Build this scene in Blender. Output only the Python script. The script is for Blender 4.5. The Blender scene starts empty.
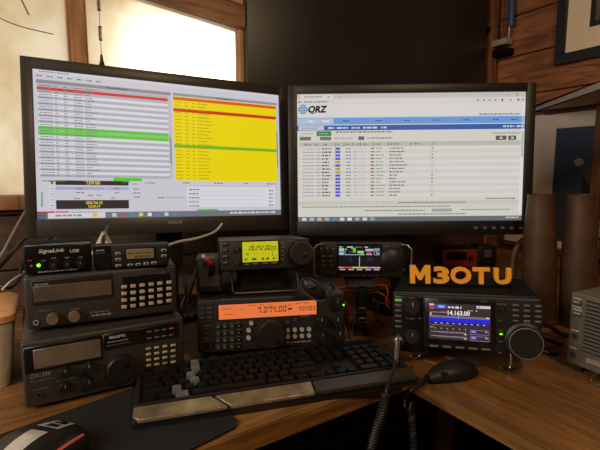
import bpy, bmesh, math, random
from mathutils import Matrix, Vector
random.seed(7)
C = bpy.context.scene.collection
D2R = math.radians
FPX, PITCH, CAMZ, DESK = 450.0, D2R(7.2), 1.06, 0.71
CAM = Vector((0, 0, CAMZ))

# ---------------------------------------------------------------- camera maths
def ray(px, py):
    a, b = (px - 300) / FPX, (225 - py) / FPX
    return Vector((a, math.cos(PITCH) + b * math.sin(PITCH), -math.sin(PITCH) + b * math.cos(PITCH)))
def onz(px, py, z):
    d = ray(px, py); return CAM + d * ((z - CAMZ) / d.z)
def ony(px, py, y):
    d = ray(px, py); return CAM + d * (y / d.y)
def lin(c):
    f = lambda v: v / 12.92 if v <= .04045 else ((v + .055) / 1.055) ** 2.4
    return tuple(f(v / 255.0) for v in c)

# ---------------------------------------------------------------- materials
MATS = {}
def nodes(name):
    m = bpy.data.materials.new(name); m.use_nodes = True
    nt = m.node_tree; b = nt.nodes['Principled BSDF']; MATS[name] = m
    return m, nt, b
def plain(name, rgb, rough=.5, metal=0., emit=0., wear=.12, scale=60., bump=.05, spec=.5, coat=0.):
    m, nt, b = nodes(name); N = nt.nodes; L = nt.links
    col = lin(rgb)
    tc = N.new('ShaderNodeTexCoord'); nz = N.new('ShaderNodeTexNoise')
    nz.inputs['Scale'].default_value = scale; nz.inputs['Detail'].default_value = 4
    L.new(tc.outputs['Object'], nz.inputs['Vector'])
    rp = N.new('ShaderNodeValToRGB')
    rp.color_ramp.elements[0].position = .3; rp.color_ramp.elements[1].position = .7
    rp.color_ramp.elements[0].color = (*[v * (1 - wear) for v in col], 1)
    rp.color_ramp.elements[1].color = (*[min(1, v * (1 + wear)) for v in col], 1)
    L.new(nz.outputs['Fac'], rp.inputs['Fac']); L.new(rp.outputs['Color'], b.inputs['Base Color'])
    b.inputs['Roughness'].default_value = rough; b.inputs['Metallic'].default_value = metal
    b.inputs['Specular IOR Level'].default_value = spec
    b.inputs['Coat Weight'].default_value = coat
    if bump:
        bp = N.new('ShaderNodeBump'); bp.inputs['Strength'].default_value = bump; bp.inputs['Distance'].default_value = .001
        n2 = N.new('ShaderNodeTexNoise'); n2.inputs['Scale'].default_value = scale * 8
        L.new(tc.outputs['Object'], n2.inputs['Vector'])
        L.new(n2.outputs['Fac'], bp.inputs['Height']); L.new(bp.outputs['Normal'], b.inputs['Normal'])
    if emit:
        b.inputs['Emission Color'].default_value = (*col, 1); b.inputs['Emission Strength'].default_value = emit
    return m
def wood(name, dark, mid, light, axis=0, scale=5., rough=.45, ratio=11., bump=.25, coat=0., spec=.5):
    m, nt, b = nodes(name); N = nt.nodes; L = nt.links
    tc = N.new('ShaderNodeTexCoord'); mp = N.new('ShaderNodeMapping')
    s = [ratio] * 3; s[axis] = 1.0
    mp.inputs['Scale'].default_value = s
    L.new(tc.outputs['Object'], mp.inputs['Vector'])
    nz = N.new('ShaderNodeTexNoise'); nz.inputs['Scale'].default_value = scale; nz.inputs['Detail'].default_value = 9
    nz.inputs['Roughness'].default_value = .62; nz.inputs['Distortion'].default_value = .9
    L.new(mp.outputs['Vector'], nz.inputs['Vector'])
    rp = N.new('ShaderNodeValToRGB'); e = rp.color_ramp.elements
    e[0].position = .32; e[0].color = (*lin(dark), 1); e[1].position = .7; e[1].color = (*lin(light), 1)
    k = e.new(.5); k.color = (*lin(mid), 1)
    L.new(nz.outputs['Fac'], rp.inputs['Fac'])
    n3 = N.new('ShaderNodeTexNoise'); n3.inputs['Scale'].default_value = 4.; n3.inputs['Detail'].default_value = 3
    L.new(tc.outputs['Object'], n3.inputs['Vector'])
    r3 = N.new('ShaderNodeValToRGB'); r3.color_ramp.elements[0].position = .35; r3.color_ramp.elements[0].color = (.55, .5, .48, 1)
    r3.color_ramp.elements[1].position = .62
    L.new(n3.outputs['Fac'], r3.inputs['Fac'])
    mx = N.new('ShaderNodeMix'); mx.data_type = 'RGBA'; mx.blend_type = 'MULTIPLY'; mx.inputs[0].default_value = .8
    L.new(rp.outputs['Color'], mx.inputs[6]); L.new(r3.outputs['Color'], mx.inputs[7])
    L.new(mx.outputs[2], b.inputs['Base Color'])
    bp = N.new('ShaderNodeBump'); bp.inputs['Strength'].default_value = bump; bp.inputs['Distance'].default_value = .002
    L.new(nz.outputs['Fac'], bp.inputs['Height']); L.new(bp.outputs['Normal'], b.inputs['Normal'])
    b.inputs['Roughness'].default_value = rough; b.inputs['Coat Weight'].default_value = coat
    b.inputs['Specular IOR Level'].default_value = spec
    return m
def screen_mat(name, strength, rough=.4):
    m, nt, b = nodes(name); at = nt.nodes.new('ShaderNodeAttribute'); at.attribute_name = 'Col'
    b.inputs['Base Color'].default_value = (.01, .01, .01, 1); b.inputs['Roughness'].default_value = rough
    b.inputs['Specular IOR Level'].default_value = .25
    nt.links.new(at.outputs['Color'], b.inputs['Emission Color']); b.inputs['Emission Strength'].default_value = strength
    return m

plain('black_plastic', (21, 19, 18), .5)
plain('hazy_black', (46, 42, 38), .5)  # left radio fronts, black lightened to paint in window haze
plain('hazy_case', (48, 44, 40), .5)  # left radio cases, lightened for the same window haze
plain('bezel_hazy', (46, 42, 37), .42, bump=.02)  # left monitor bezel, window flare put into the colour
plain('strip_shaded', (74, 66, 56), .4, metal=.5, wear=.2)  # same strip metal, coloured darker where it reflects no window light
plain('ring_silver', (176, 168, 158), .35)
plain('black_gloss', (18, 17, 17), .28, bump=.0)
plain('black_matte', (15, 14, 14), .8, spec=.1)
plain('bezel_black', (20, 18, 17), .45, bump=.02)
plain('panel_black', (32, 30, 28), .38, wear=.3, scale=5., bump=.02)
plain('charcoal', (33, 30, 27), .5)
plain('case_grey', (62, 59, 55), .5)
plain('speaker_grey', (98, 89, 79), .55)
plain('speaker_slot', (30, 27, 25), .7)
plain('button_dark', (54, 51, 48), .45)
plain('button_tan', (176, 158, 132), .5)
plain('button_silver', (165, 160, 152), .4)
plain('knob_tan', (120, 104, 88), .4, metal=.3)
plain('knob_black', (25, 23, 22), .45)
plain('rubber', (16, 16, 16), .75)
plain('print_white', (205, 200, 192), .6, bump=0)
plain('print_grey', (140, 132, 122), .6, bump=0)
plain('print_dim', (96, 88, 80), .6, bump=0)
plain('lcd_olive', (128, 112, 76), .35, bump=0)
plain('lcd_ink', (70, 62, 44), .5, bump=0)
plain('lcd_smoke', (92, 78, 66), .22, bump=0, wear=.25, scale=14)
plain('window_smoke', (104, 92, 76), .2, bump=0, wear=.3, scale=18)
plain('chrome', (200, 196, 190), .22, metal=1, bump=0)
plain('steel', (150, 146, 140), .35, metal=1)
plain('brushed_strip', (182, 168, 144), .34, metal=.75, wear=.28, scale=45)
plain('key_black', (17, 16, 16), .42, bump=.02, spec=.25)
plain('keyboard_body', (24, 23, 23), .45)
plain('pad_cloth', (13, 12, 12), .9, scale=300)
plain('mouse_black', (30, 30, 31), .36)
plain('mouse_silver', (205, 202, 198), .3, metal=.35, bump=0)
plain('letter_orange', (246, 166, 42), .5, wear=.05)
plain('tub_cream', (196, 184, 164), .55)
plain('tub_rim', (222, 166, 104), .5)
plain('cable_black', (16, 15, 15), .5)
plain('cable_grey', (120, 112, 102), .5)
plain('cable_white', (190, 184, 174), .5)
plain('cable_red', (170, 38, 34), .45)
plain('connector_red', (190, 60, 56), .45)
plain('card_white', (196, 190, 182), .7)
plain('frame_black', (30, 28, 26), .5)
plain('mat_cream', (226, 204, 176), .8, wear=.04)
plain('mat_pink', (248, 228, 210), .8, wear=.05)
plain('picture_blue', (62, 78, 100), .6, wear=.2, scale=9)
plain('picture_pale', (205, 190, 170), .6, wear=.1)
plain('picture_grey', (110, 100, 92), .6)
plain('picture_umber', (96, 78, 64), .6, wear=.2)
plain('shelf_grey', (205, 190, 172), .6)
plain('brass_shell', (74, 50, 32), .55, metal=.2, wear=.3, scale=22)
plain('blue_handle', (46, 78, 122), .3, bump=0)
plain('red_face', (150, 50, 40), .45)
plain('floor_dark', (44, 38, 34), .7, wear=.3, scale=6)
plain('ceiling_board', (120, 100, 78), .7)
plain('tool_tan', (156, 142, 122), .5)
plain('led_green', (120, 255, 30), .4, emit=1.6, bump=0)
plain('led_dimgreen', (90, 170, 50), .4, emit=.3, bump=0)
plain('light_red', (220, 104, 88), .4, emit=.06, bump=0)
plain('key_glint', (98, 97, 95), .3, bump=.0)
wood('desk_wood', (96, 66, 36), (136, 96, 52), (166, 122, 70), 0, 6, .38, 12, .2)
wood('desk_wood_cross', (70, 40, 22), (132, 80, 42), (172, 112, 62), 1, 5, .38, 10, .2)
wood('wall_wood', (84, 48, 28), (154, 96, 58), (182, 118, 74), 1, 4, .6, 9, .5)
wood('back_wood', (50, 35, 25), (88, 64, 46), (112, 84, 62), 0, 4, .6, 9, .5)
wood('trim_wood', (140, 94, 58), (186, 134, 88), (206, 156, 108), 2, 5, .5, 9, .3)
wood('beam_wood', (92, 60, 36), (150, 106, 70), (176, 130, 90), 0, 5, .6, 9, .3)
wood('post_wood', (80, 50, 28), (132, 88, 52), (156, 108, 66), 2, 5, .5, 9, .3)
wood('hook_wood', (70, 44, 26), (116, 76, 46), (136, 94, 60), 2, 6, .5, 8, .3)
screen_mat('screen_monitor', .80)
screen_mat('screen_small', .85)
screen_mat('screen_lcd', .80)

# ---------------------------------------------------------------- text
_tc = {}
def glyphs(s, bold=0., space=1.0):
    k = (s, bold, space)
    if k in _tc: return _tc[k]
    cu = bpy.data.curves.new('t', 'FONT'); cu.body = s; cu.size = 1; cu.offset = bold; cu.resolution_u = 3
    cu.space_character = space
    o = bpy.data.objects.new('t', cu); C.objects.link(o)
    dg = bpy.context.evaluated_depsgraph_get(); dg.update()
    me = bpy.data.meshes.new_from_object(o.evaluated_get(dg))
    vs = [(v.co.x, v.co.y) for v in me.vertices]; fs = [tuple(p.vertices) for p in me.polygons]
    bpy.data.objects.remove(o); bpy.data.curves.remove(cu); bpy.data.meshes.remove(me)
    if vs:
        x0 = min(v[0] for v in vs); y0 = min(v[1] for v in vs)
        w = max(v[0] for v in vs) - x0 or 1; h = max(v[1] for v in vs) - y0 or 1
        vs = [((v[0] - x0) / w, (v[1] - y0) / h) for v in vs]
    _tc[k] = (vs, fs); return _tc[k]
SEG = {'0': 'abcdef', '1': 'bc', '2': 'abged', '3': 'abgcd', '4': 'fgbc', '5': 'afgcd', '6': 'afgedc', '7': 'abcf', '8': 'abcdefg', '9': 'abcdfg', ' ': ''}

# ---------------------------------------------------------------- mesh builder
class MB:
    def __init__(s, M=None):
        s.v = []; s.f = []; s.m = []; s.c = []; s.M = M; s.mats = []
    def slot(s, m):
        if m not in s.mats: s.mats.append(m)
        return s.mats.index(m)
    def add(s, vs, fs, m, c=None, M=None):
        n = len(s.v); T = s.M
        for p in vs:
            p = Vector(p)
            if M is not None: p = M @ p
            if T is not None: p = T @ p
            s.v.append(p)
        i = s.slot(m)
        for f in fs:
            s.f.append(tuple(n + k for k in f)); s.m.append(i); s.c.append(c)
        return s
    def bm(s, bm, m, M=None):
        bm.verts.index_update()
        s.add([v.co.copy() for v in bm.verts], [[v.index for v in f.verts] for f in bm.faces], m, None, M); bm.free(); return s
    def box(s, x0, x1, y0, y1, z0, z1, m, bev=0., seg=2, M=None):
        bm = bmesh.new(); bmesh.ops.create_cube(bm, size=1)
        for v in bm.verts:
            v.co = Vector(((x0 + x1) / 2 + v.co.x * (x1 - x0), (y0 + y1) / 2 + v.co.y * (y1 - y0), (z0 + z1) / 2 + v.co.z * (z1 - z0)))
        if bev: bmesh.ops.bevel(bm, geom=bm.edges[:], offset=bev, segments=seg, affect='EDGES', profile=.5)
        return s.bm(bm, m, M)
    def quad(s, x0, x1, z0, z1, y, m, c=None):      # faces -y
        return s.add([(x0, y, z0), (x1, y, z0), (x1, y, z1), (x0, y, z1)], [(0, 1, 2, 3)], m, c)
    def prism(s, poly, z0, z1, m, M=None):          # poly in xy
        n = len(poly)
        vs = [(x, y, z0) for x, y in poly] + [(x, y, z1) for x, y in poly]
        fs = [tuple(range(n))[::-1], tuple(range(n, 2 * n))] + [(i, (i + 1) % n, n + (i + 1) % n, n + i) for i in range(n)]
        return s.add(vs, fs, m, None, M)
    def lathe(s, prof, m, M=None, n=28):            # prof [(r,z)]
        vs = []; fs = []
        for r, z in prof:
            for k in range(n):
                a = 2 * math.pi * k / n; vs.append((r * math.cos(a), r * math.sin(a), z))
        for i in range(len(prof) - 1):
            for k in range(n):
                a, b = i * n + k, i * n + (k + 1) % n
                fs.append((a, b, b + n, a + n))
        fs.append(tuple(range(n))[::-1]); fs.append(tuple((len(prof) - 1) * n + k for k in range(n)))
        return s.add(vs, fs, m, None, M)
    def tube(s, pts, r, m, n=8, steps=6, smooth=True, taper=None):
        P = [Vector(p) for p in pts]
        if smooth and len(P) > 2:
            Q = []
            for i in range(len(P) - 1):
                a, b, c, d = P[max(i - 1, 0)], P[i], P[i + 1], P[min(i + 2, len(P) - 1)]
                for k in range(steps):
                    t = k / steps
                    Q.append(.5 * (2 * b + (c - a) * t + (2 * a - 5 * b + 4 * c - d) * t * t + (3 * b - a - 3 * c + d) * t ** 3))
            P = Q + [P[-1]]
        vs = []; fs = []; up = None
        for i, p in enumerate(P):
            t = (P[min(i + 1, len(P) - 1)] - P[max(i - 1, 0)]).normalized()
            if up is None: up = t.orthogonal().normalized()
            up = (up - t * up.dot(t)); up = up.normalized() if up.length > 1e-6 else t.orthogonal().normalized()
            w = t.cross(up); rr = r if taper is None else r + (taper - r) * i / (len(P) - 1)
            for k in range(n):
                a = 2 * math.pi * k / n; vs.append(p + (up * math.cos(a) + w * math.sin(a)) * rr)
        for i in range(len(P) - 1):
            for k in range(n):
                a, b = i * n + k, i * n + (k + 1) % n; fs.append((a, b, b + n, a + n))
        fs.append(tuple(range(n))[::-1]); fs.append(tuple((len(P) - 1) * n + k for k in range(n)))
        return s.add(vs, fs, m)
    def coil(s, pts, R, r, turns, m, n=6, per=14):
        P = [Vector(p) for p in pts]; segs = []
        tot = turns * per; up = None; out = []
        def at(t):
            f = t * (len(P) - 1); i = min(int(f), len(P) - 2); u = f - i
            a, b, c, d = P[max(i - 1, 0)], P[i], P[i + 1], P[min(i + 2, len(P) - 1)]
            return .5 * (2 * b + (c - a) * u + (2 * a - 5 * b + 4 * c - d) * u * u + (3 * b - a - 3 * c + d) * u ** 3)
        for k in range(tot + 1):
            t = k / tot; p = at(t); tg = (at(min(1, t + .01)) - at(max(0, t - .01))).normalized()
            if up is None: up = tg.orthogonal().normalized()
            up = (up - tg * up.dot(tg)).normalized(); w = tg.cross(up); a = 2 * math.pi * k / per
            out.append(p + (up * math.cos(a) + w * math.sin(a)) * R)
        return s.tube(out, r, m, n=n, smooth=False)
    def sphere(s, c, r, m, M=None, sc=(1, 1, 1), seg=16):
        bm = bmesh.new(); bmesh.ops.create_uvsphere(bm, u_segments=seg, v_segments=max(6, seg * 2 // 3), radius=1)
        for v in bm.verts: v.co = Vector((c[0] + v.co.x * r * sc[0], c[1] + v.co.y * r * sc[1], c[2] + v.co.z * r * sc[2]))
        return s.bm(bm, m, M)
    def disc_front(s, x, z, y, r, depth, m, n=24, r2=None):   # knob pointing to -y
        M = Matrix.Translation((x, y, z)) @ Matrix.Rotation(math.pi / 2, 4, 'X')
        r2 = r if r2 is None else r2
        return s.lathe([(r, 0), (r, depth * .45), (r2 * .98, depth * .85), (r2 * .9, depth)], m, M, n)
    def ring_front(s, x, z, y, r0, r1, depth, m, n=32):
        M = Matrix.Translation((x, y, z)) @ Matrix.Rotation(math.pi / 2, 4, 'X')
        vs = []; fs = []
        for r, zz in ((r1, 0), (r1, depth), (r0, depth), (r0, 0)):
            for k in range(n):
                a = 2 * math.pi * k / n; vs.append((r * math.cos(a), r * math.sin(a), zz))
        for i in range(3):
            for k in range(n):
                a, b = i * n + k, i * n + (k + 1) % n; fs.append((a, b, b + n, a + n))
        return s.add(vs, fs, m, None, M)
    def text(s, t, x, z, w, h, y, m, c=None, bold=0., shear=0., space=1.):
        vs, fs = glyphs(t, bold, space)
        return s.add([(x + a * w + b * h * shear, y, z + b * h) for a, b in vs], fs, m, c)
    def seg7(s, t, x, z, w, h, y, m, c=None, th=.2, slant=.12):
        n = sum(.4 if ch == '.' else 1 for ch in t); cw = w / n; cx = x
        def q(a, b, d, e):
            s.add([(cx + px + (pz) * slant, y, z + pz) for px, pz in ((a, b), (d, b), (d, e), (a, e))], [(0, 1, 2, 3)], m, c)
        for ch in t:
            if ch == '.':
                q(.02 * cw, 0, .02 * cw + th * h * .8, th * h * .8); cx += cw * .4; continue
            g = cw * .78; k = th * h * .8; on = SEG.get(ch, '')
            for sg, r in {'a': (k, h - k, g - k, h), 'd': (k, 0, g - k, k), 'g': (k, h / 2 - k / 2, g - k, h / 2 + k / 2),
                          'f': (0, h / 2 + k / 3, k, h - k / 3), 'b': (g - k, h / 2 + k / 3, g, h - k / 3),
                          'e': (0, k / 3, k, h / 2 - k / 3), 'c': (g - k, k / 3, g, h / 2 - k / 3)}.items():
                if sg in on: q(*r)
            cx += cw
        return s
    def dashes(s, x0, x1, z, h, y, m, c=None, words=None):
        x = x0
        while x < x1:
            w = min(random.uniform(.8, 3.2) * h, x1 - x)
            s.quad(x, x + w, z, z + h, y, m, c); x += w + h * .6
        return s
    def build(s, name, parent=None, smooth=True, angle=40):
        me = bpy.data.meshes.new(name); me.from_pydata([tuple(v) for v in s.v], [], s.f); me.update()
        for m in s.mats: me.materials.append(MATS[m])
        me.polygons.foreach_set('material_index', s.m)
        if any(c is not None for c in s.c):
            at = me.color_attributes.new('Col', 'FLOAT_COLOR', 'CORNER')
            for p in me.polygons:
                c = s.c[p.index] or (0, 0, 0)
                for li in p.loop_indices: at.data[li].color = (*c, 1)
        if smooth:
            me.polygons.foreach_set('use_smooth', [True] * len(me.polygons)); me.set_sharp_from_angle(angle=D2R(angle))
        o = bpy.data.objects.new(name, me); C.objects.link(o)
        if parent is not None: o.parent = parent
        return o
def tag(o, label, cat, group=None):
    o['label'] = label; o['category'] = cat
    if group: o['group'] = group
    return o
def struct(o):
    o['kind'] = 'structure'; return o

def weld(e, mb):
    """print the lettering onto the front panel it stands on"""
    o = [c for c in e.children if c.name.startswith('front_panel')][0]; me = o.data
    bm = bmesh.new(); bm.from_mesh(me); idx = []
    for m in mb.mats:
        k = me.materials.find(m)
        if k < 0: me.materials.append(MATS[m]); k = len(me.materials) - 1
        idx.append(k)
    vs = [bm.verts.new(v) for v in mb.v]
    for f, i in zip(mb.f, mb.m):
        try: q = bm.faces.new([vs[k] for k in f]); q.material_index = idx[i]; q.smooth = False
        except ValueError: pass
    bm.to_mesh(me); bm.free(); return o
def sub(d, name):
    c = [c for c in d.e.children if c.name.split('.')[0] == name]
    return c[-1] if c else d.e
class Dev:
    """An Empty at the base of a thing; local x along its front, y into it, z up."""
    def __init__(s, name, label, cat, pos, yaw=0, tilt=0, roll=0, group=None):
        s.M = Matrix.Translation(pos) @ Matrix.Rotation(D2R(yaw), 4, 'Z') @ Matrix.Rotation(D2R(tilt), 4, 'X') @ Matrix.Rotation(D2R(roll), 4, 'Y')
        s.e = bpy.data.objects.new(name, None); C.objects.link(s.e); s.e.matrix_world = s.M; s.e.empty_display_size = .02
        s.I = s.M.inverted(); tag(s.e, label, cat, group)
    def p(s, px, py, y=0.):          # where that sight line meets the local plane y
        o = s.I @ CAM; d = s.I.to_3x3() @ ray(px, py); q = o + d * ((y - o.y) / d.y); return q.x, q.z
    def r(s, a, b, c, d, y=0.):      # rectangle x0,x1,z0,z1
        l, r_ = s.p(a, (b + d) / 2, y), s.p(c, (b + d) / 2, y); t, u = s.p((a + c) / 2, b, y), s.p((a + c) / 2, d, y)
        return l[0], r_[0], u[1], t[1]
    def l(s, w): return s.I @ Vector(w)
    def part(s, name, mb, **k):
        if name == 'lettering': return weld(s.e, mb)
        return mb.build(name, s.e, **k)
    def button(s, rect, m, d=.003, y=0., name='button', bev=.0008, parent=None):
        x0, x1, z0, z1 = rect
        return MB().box(x0, x1, y - d, y + .001, z0, z1, m, bev, 1).build(name, parent or s.e)
    def knob(s, px, py, r, d, m='knob_black', y=0., name='knob', mark=True, r2=None):
        x, z = s.p(px, py, y); mb = MB().disc_front(x, z, y, r, d, m, r2=r2)
        if mark: mb.box(x - r * .07, x + r * .07, y - d - .0004, y - d, z + r * .15, z + r * .8, 'print_grey')
        return mb.build(name, s.e)

# ================================================================= ROOM
YAW = 28
RM = Matrix.Rotation(D2R(YAW), 4, 'Z'); RI = RM.inverted()
WY, WX = 1.28, 1.555            # window wall and plank wall, in room axes
WX0, WY0, CEIL = -1.7, -1.7, 2.25
def room(mb, name, parent=None, **k):
    o = mb.build(name, parent, **k)
    if parent is None: o.matrix_world = RM
    return o
struct(room(MB().box(WX0 - .1, WX + .1, WY0 - .1, WY + .1, -.06, 0, 'floor_dark'), 'floor'))
struct(room(MB().box(WX0 - .1, WX + .1, WY0 - .1, WY + .1, CEIL, CEIL + .05, 'ceiling_board'), 'ceiling'))
WB, WT = .995, 1.66             # window bottom / top
W1 = (-1.05, .043); W2 = (.076, .489)
mb = MB(); z = 0.
while z < WB - .035:            # cladding under the windows, board by board
    z1 = min(z + .135, WB - .03)
    mb.box(WX0, WX, WY, WY + .05, z + .003, z1, 'back_wood', .003, 1); z = z1
mb.box(WX0, WX, WY + .03, WY + .06, 0, WB - .03, 'back_wood')
mb.box(WX0, WX, WY, WY + .05, WT, CEIL, 'back_wood')
mb.box(WX0, W1[0], WY, WY + .05, WB - .03, WT, 'back_wood'); mb.box(W2[1] + .012, WX, WY, WY + .05, WB - .03, WT, 'back_wood')
struct(room(mb, 'wall_back'))
mb = MB(); z = 0.
random.seed(3)
while z < CEIL:
    z1 = min(z + .148, CEIL)
    mb.box(WX, WX + .04, WY0, WY, z + .002, z1, 'wall_wood', .003, 1); z = z1
mb.box(WX + .03, WX + .06, WY0, WY + .05, 0, CEIL, 'wall_wood')
struct(room(mb, 'wall_right'))
struct(room(MB().box(WX0 - .05, WX0, WY0, WY, 0, CEIL, 'back_wood'), 'wall_left'))
struct(room(MB().box(WX0, WX, WY0 - .05, WY0, 0, CEIL, 'back_wood'), 'wall_front'))
# windows: frame + translucent sheet
m, nt, b = nodes('pane_sheet'); N = nt.nodes; L = nt.links
nt.nodes.remove(b)
tc = N.new('ShaderNodeTexCoord'); mp = N.new('ShaderNodeMapping'); mp.inputs['Scale'].default_value = (1.3, 1, 1)
L.new(tc.outputs['Object'], mp.inputs['Vector'])
nz = N.new('ShaderNodeTexNoise'); nz.inputs['Scale'].default_value = 5; nz.inputs['Detail'].default_value = 6; nz.inputs['Roughness'].default_value = .6
L.new(mp.outputs['Vector'], nz.inputs['Vector'])
rp = N.new('ShaderNodeValToRGB'); rp.color_ramp.elements[0].position = .33; rp.color_ramp.elements[1].position = .62
rp.color_ramp.elements[0].color = (.74, .56, .35, 1); rp.color_ramp.elements[1].color = (.98, .91, .77, 1)
L.new(nz.outputs['Fac'], rp.inputs['Fac'])
tr = N.new('ShaderNodeBsdfTranslucent'); L.new(rp.outputs['Color'], tr.inputs['Color'])
gl = N.new('ShaderNodeBsdfRefraction'); gl.inputs['Roughness'].default_value = .46; gl.inputs['IOR'].default_value = 1.45
L.new(rp.outputs['Color'], gl.inputs['Color'])
mx = N.new('ShaderNodeMixShader'); mx.inputs[0].default_value = .28
L.new(tr.outputs[0], mx.inputs[1]); L.new(gl.outputs[0], mx.inputs[2])
L.new(mx.outputs[0], N['Material Output'].inputs['Surface'])
for nm, (a, c) in (('window_1', W1), ('window_2', W2)):
    e = struct(bpy.data.objects.new(nm, None)); C.objects.link(e); e.matrix_world = RM @ Matrix.Translation(((a + c) / 2, WY, WB))
    w = (c - a) / 2; h = WT - WB
    f = MB()
    f.box(-w, w, -.002, .045, -.028, .0, 'trim_wood', .002, 1); f.box(-w, w, .0, .045, h - .02, h, 'trim_wood')
    f.box(-w - .0, -w + .006, 0, .045, 0, h - .02, 'trim_wood'); f.box(w - .006, w + (.012 if nm == 'window_2' else 0), -.004, .045, 0, h - .02, 'trim_wood')
    f.build('frame', e)
    MB().quad(-w + .004, w - .004, 0, h - .02, .03, 'pane_sheet').build('pane', e)
    if nm == 'window_1':
        k = MB()
        k.tube([(w - .20, .028, .44), (w - .12, .028, .405), (w - .035, .028, .392)], .0012, 'picture_umber', n=5)
        k.tube([(w - .105, .028, .48), (w - .085, .028, .43)], .0018, 'picture_umber', n=5)
        k.build('crack', e)
struct(room(MB().box(W1[0] - .05, W2[1] + .03, WY - .022, WY + .02, WB - .034, WB, 'trim_wood', .004), 'trim_1'))
struct(room(MB().box(.0435, .0755, WY - .03, WY + .045, WB, WT, 'trim_wood', .002), 'trim_2'))
# sloping rafter across the head of the second window, outside eave board behind the sheet
def slope_board(x0, za0, zb0, x1, za1, zb1, y0, y1, m):
    vs = [(x0, y0, za0), (x1, y0, za1), (x1, y0, zb1), (x0, y0, zb0), (x0, y1, za0), (x1, y1, za1), (x1, y1, zb1), (x0, y1, zb0)]
    return MB().add(vs, [(0, 1, 2, 3), (7, 6, 5, 4), (0, 4, 5, 1), (1, 5, 6, 2), (2, 6, 7, 3), (3, 7, 4, 0)], m)
struct(room(slope_board(.085, 1.520, 1.60, .506, 1.455, 1.515, WY - .02, WY + .012, 'beam_wood'), 'trim_3'))
struct(room(slope_board(-.3, 1.60, 1.75, .8, 1.425, 1.62, WY + .12, WY + .15, 'beam_wood'), 'trim_4'))
struct(room(MB().box(1.497, 1.535, WY - .03, WY, .9, CEIL, 'post_wood', .003), 'trim_5'))
# ================================================================= DESK
corner = onz(408, 373, DESK)
dn = lambda a: Vector((math.cos(D2R(a)), math.sin(D2R(a)), 0))
lw, rw = dn(34), dn(-58)        # front-edge directions of the two wings
tdesk = .032
def rp_(x, y): return (RM @ Vector((x, y, 0)))
de = bpy.data.objects.new('corner_desk', None); C.objects.link(de); de.location = (0, 0, 0)
tag(de, 'brown wooden corner desk carrying all the radios and monitors', 'desk')
cn = rp_(WX - .005, WY - .005)
a0 = corner - lw * .95; a1 = Vector((corner.x, corner.y, 0))
b0 = corner + rw * .8
lm = rp_(WX0 + .3, WY - .005)
def topmesh(poly, ang, m, name):
    R_ = Matrix.Rotation(D2R(ang), 4, 'Z'); Ri = R_.inverted()
    q = [(Ri @ Vector((p[0], p[1], 0))) for p in poly]
    bm = bmesh.new()
    lo = [bm.verts.new((p.x, p.y, DESK - tdesk)) for p in q]; hi = [bm.verts.new((p.x, p.y, DESK)) for p in q]
    n = len(q); bm.faces.new(lo[::-1]); bm.faces.new(hi)
    for i in range(n): bm.faces.new((lo[i], lo[(i + 1) % n], hi[(i + 1) % n], hi[i]))
    bmesh.ops.bevel(bm, geom=bm.edges[:], offset=.002, segments=2, affect='EDGES')
    mb = MB(); mb.bm(bm, m); o = mb.build(name, de); o.matrix_world = R_; return o
back = a1 + Vector((-lw.y, lw.x, 0)) * .001
topmesh([a0[:2], a1[:2], cn[:2], lm[:2]], 34, 'desk_wood', 'worktop')
rm_ = rp_(WX - .005, -.55)
topmesh([a1[:2], b0[:2], rm_[:2], cn[:2]], -58, 'desk_wood', 'worktop')
for p in (a0 + Vector((.06, .06, 0)), b0 + Vector((.06, .03, 0)), corner + Vector((.25, .55, 0)), lm + Vector((.05, -.1, 0)), rm_ + Vector((-.1, .1, 0))):
    MB().box(p.x - .025, p.x + .025, p.y - .025, p.y + .025, 0, DESK - tdesk - .001, 'desk_wood', .003).build('leg', de)

# ================================================================= MONITORS
def mon_body(d, W, H, sx0, sx1, sz0, sz1, chin, bz='bezel_black'):
    """bezel ring round the screen, rear shell"""
    f = MB()
    x0, x1, z0, z1 = -W / 2 - sx0, W / 2 + sx1, -chin, H + sz1
    y0 = -.006
    f.box(x0, -W / 2, y0, .028, z0, z1, bz, .002); f.box(W / 2, x1, y0, .028, z0, z1, bz, .002)
    f.box(-W / 2 - .003, W / 2 + .003, y0, .028, H, z1, bz, .002); f.box(-W / 2 - .003, W / 2 + .003, y0, .028, z0, 0, bz, .002)
    d.part('bezel', f)
    bk = MB().box(x0 + .004, x1 - .004, .012, .03, z0 + .004, z1 - .004, 'bezel_black', .004).box(x0 + .06, x1 - .06, .03, .055, .03, H - .04, 'bezel_black', .012)
    d.part('rear_shell', bk)
    return x0, x1, z0, z1
class Scr:
    """drawing on a screen in u (0..1 to the right) and v (0..1 downward), or between two photo points"""
    def __init__(s, d, W, H, y, m): s.d, s.W, s.H, s.y, s.m = d, W, H, y, m; s.mb = MB(); s.k = 0
    def uv(s, u0, v0, u1, v1, c, lay=1):
        s.mb.quad(-s.W / 2 + u0 * s.W, -s.W / 2 + u1 * s.W, s.H * (1 - v1), s.H * (1 - v0), s.y - lay * .00012, s.m, lin(c))
    def S(s, px, py):
        x, z = s.d.p(px, py, s.y); return (x + s.W / 2) / s.W, 1 - z / s.H
    def px(s, a, b, c, d, col, lay=1):
        u0, v0 = s.S(a, b); u1, v1 = s.S(c, d); s.uv(u0, v0, u1, v1, col, lay)
    def dash(s, u0, u1, v, h, c, lay=3):
        s.mb.dashes(-s.W / 2 + u0 * s.W, -s.W / 2 + u1 * s.W, s.H * (1 - v) - h * s.H / 2, h * s.H, s.y - lay * .00012, s.m, lin(c))
    def txt(s, t, u, v, w, h, c, lay=3, **k):   # v = baseline
        s.mb.text(t, -s.W / 2 + u * s.W, s.H * (1 - v), w * s.W, h * s.H, s.y - lay * .00012, s.m, lin(c), **k)

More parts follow.
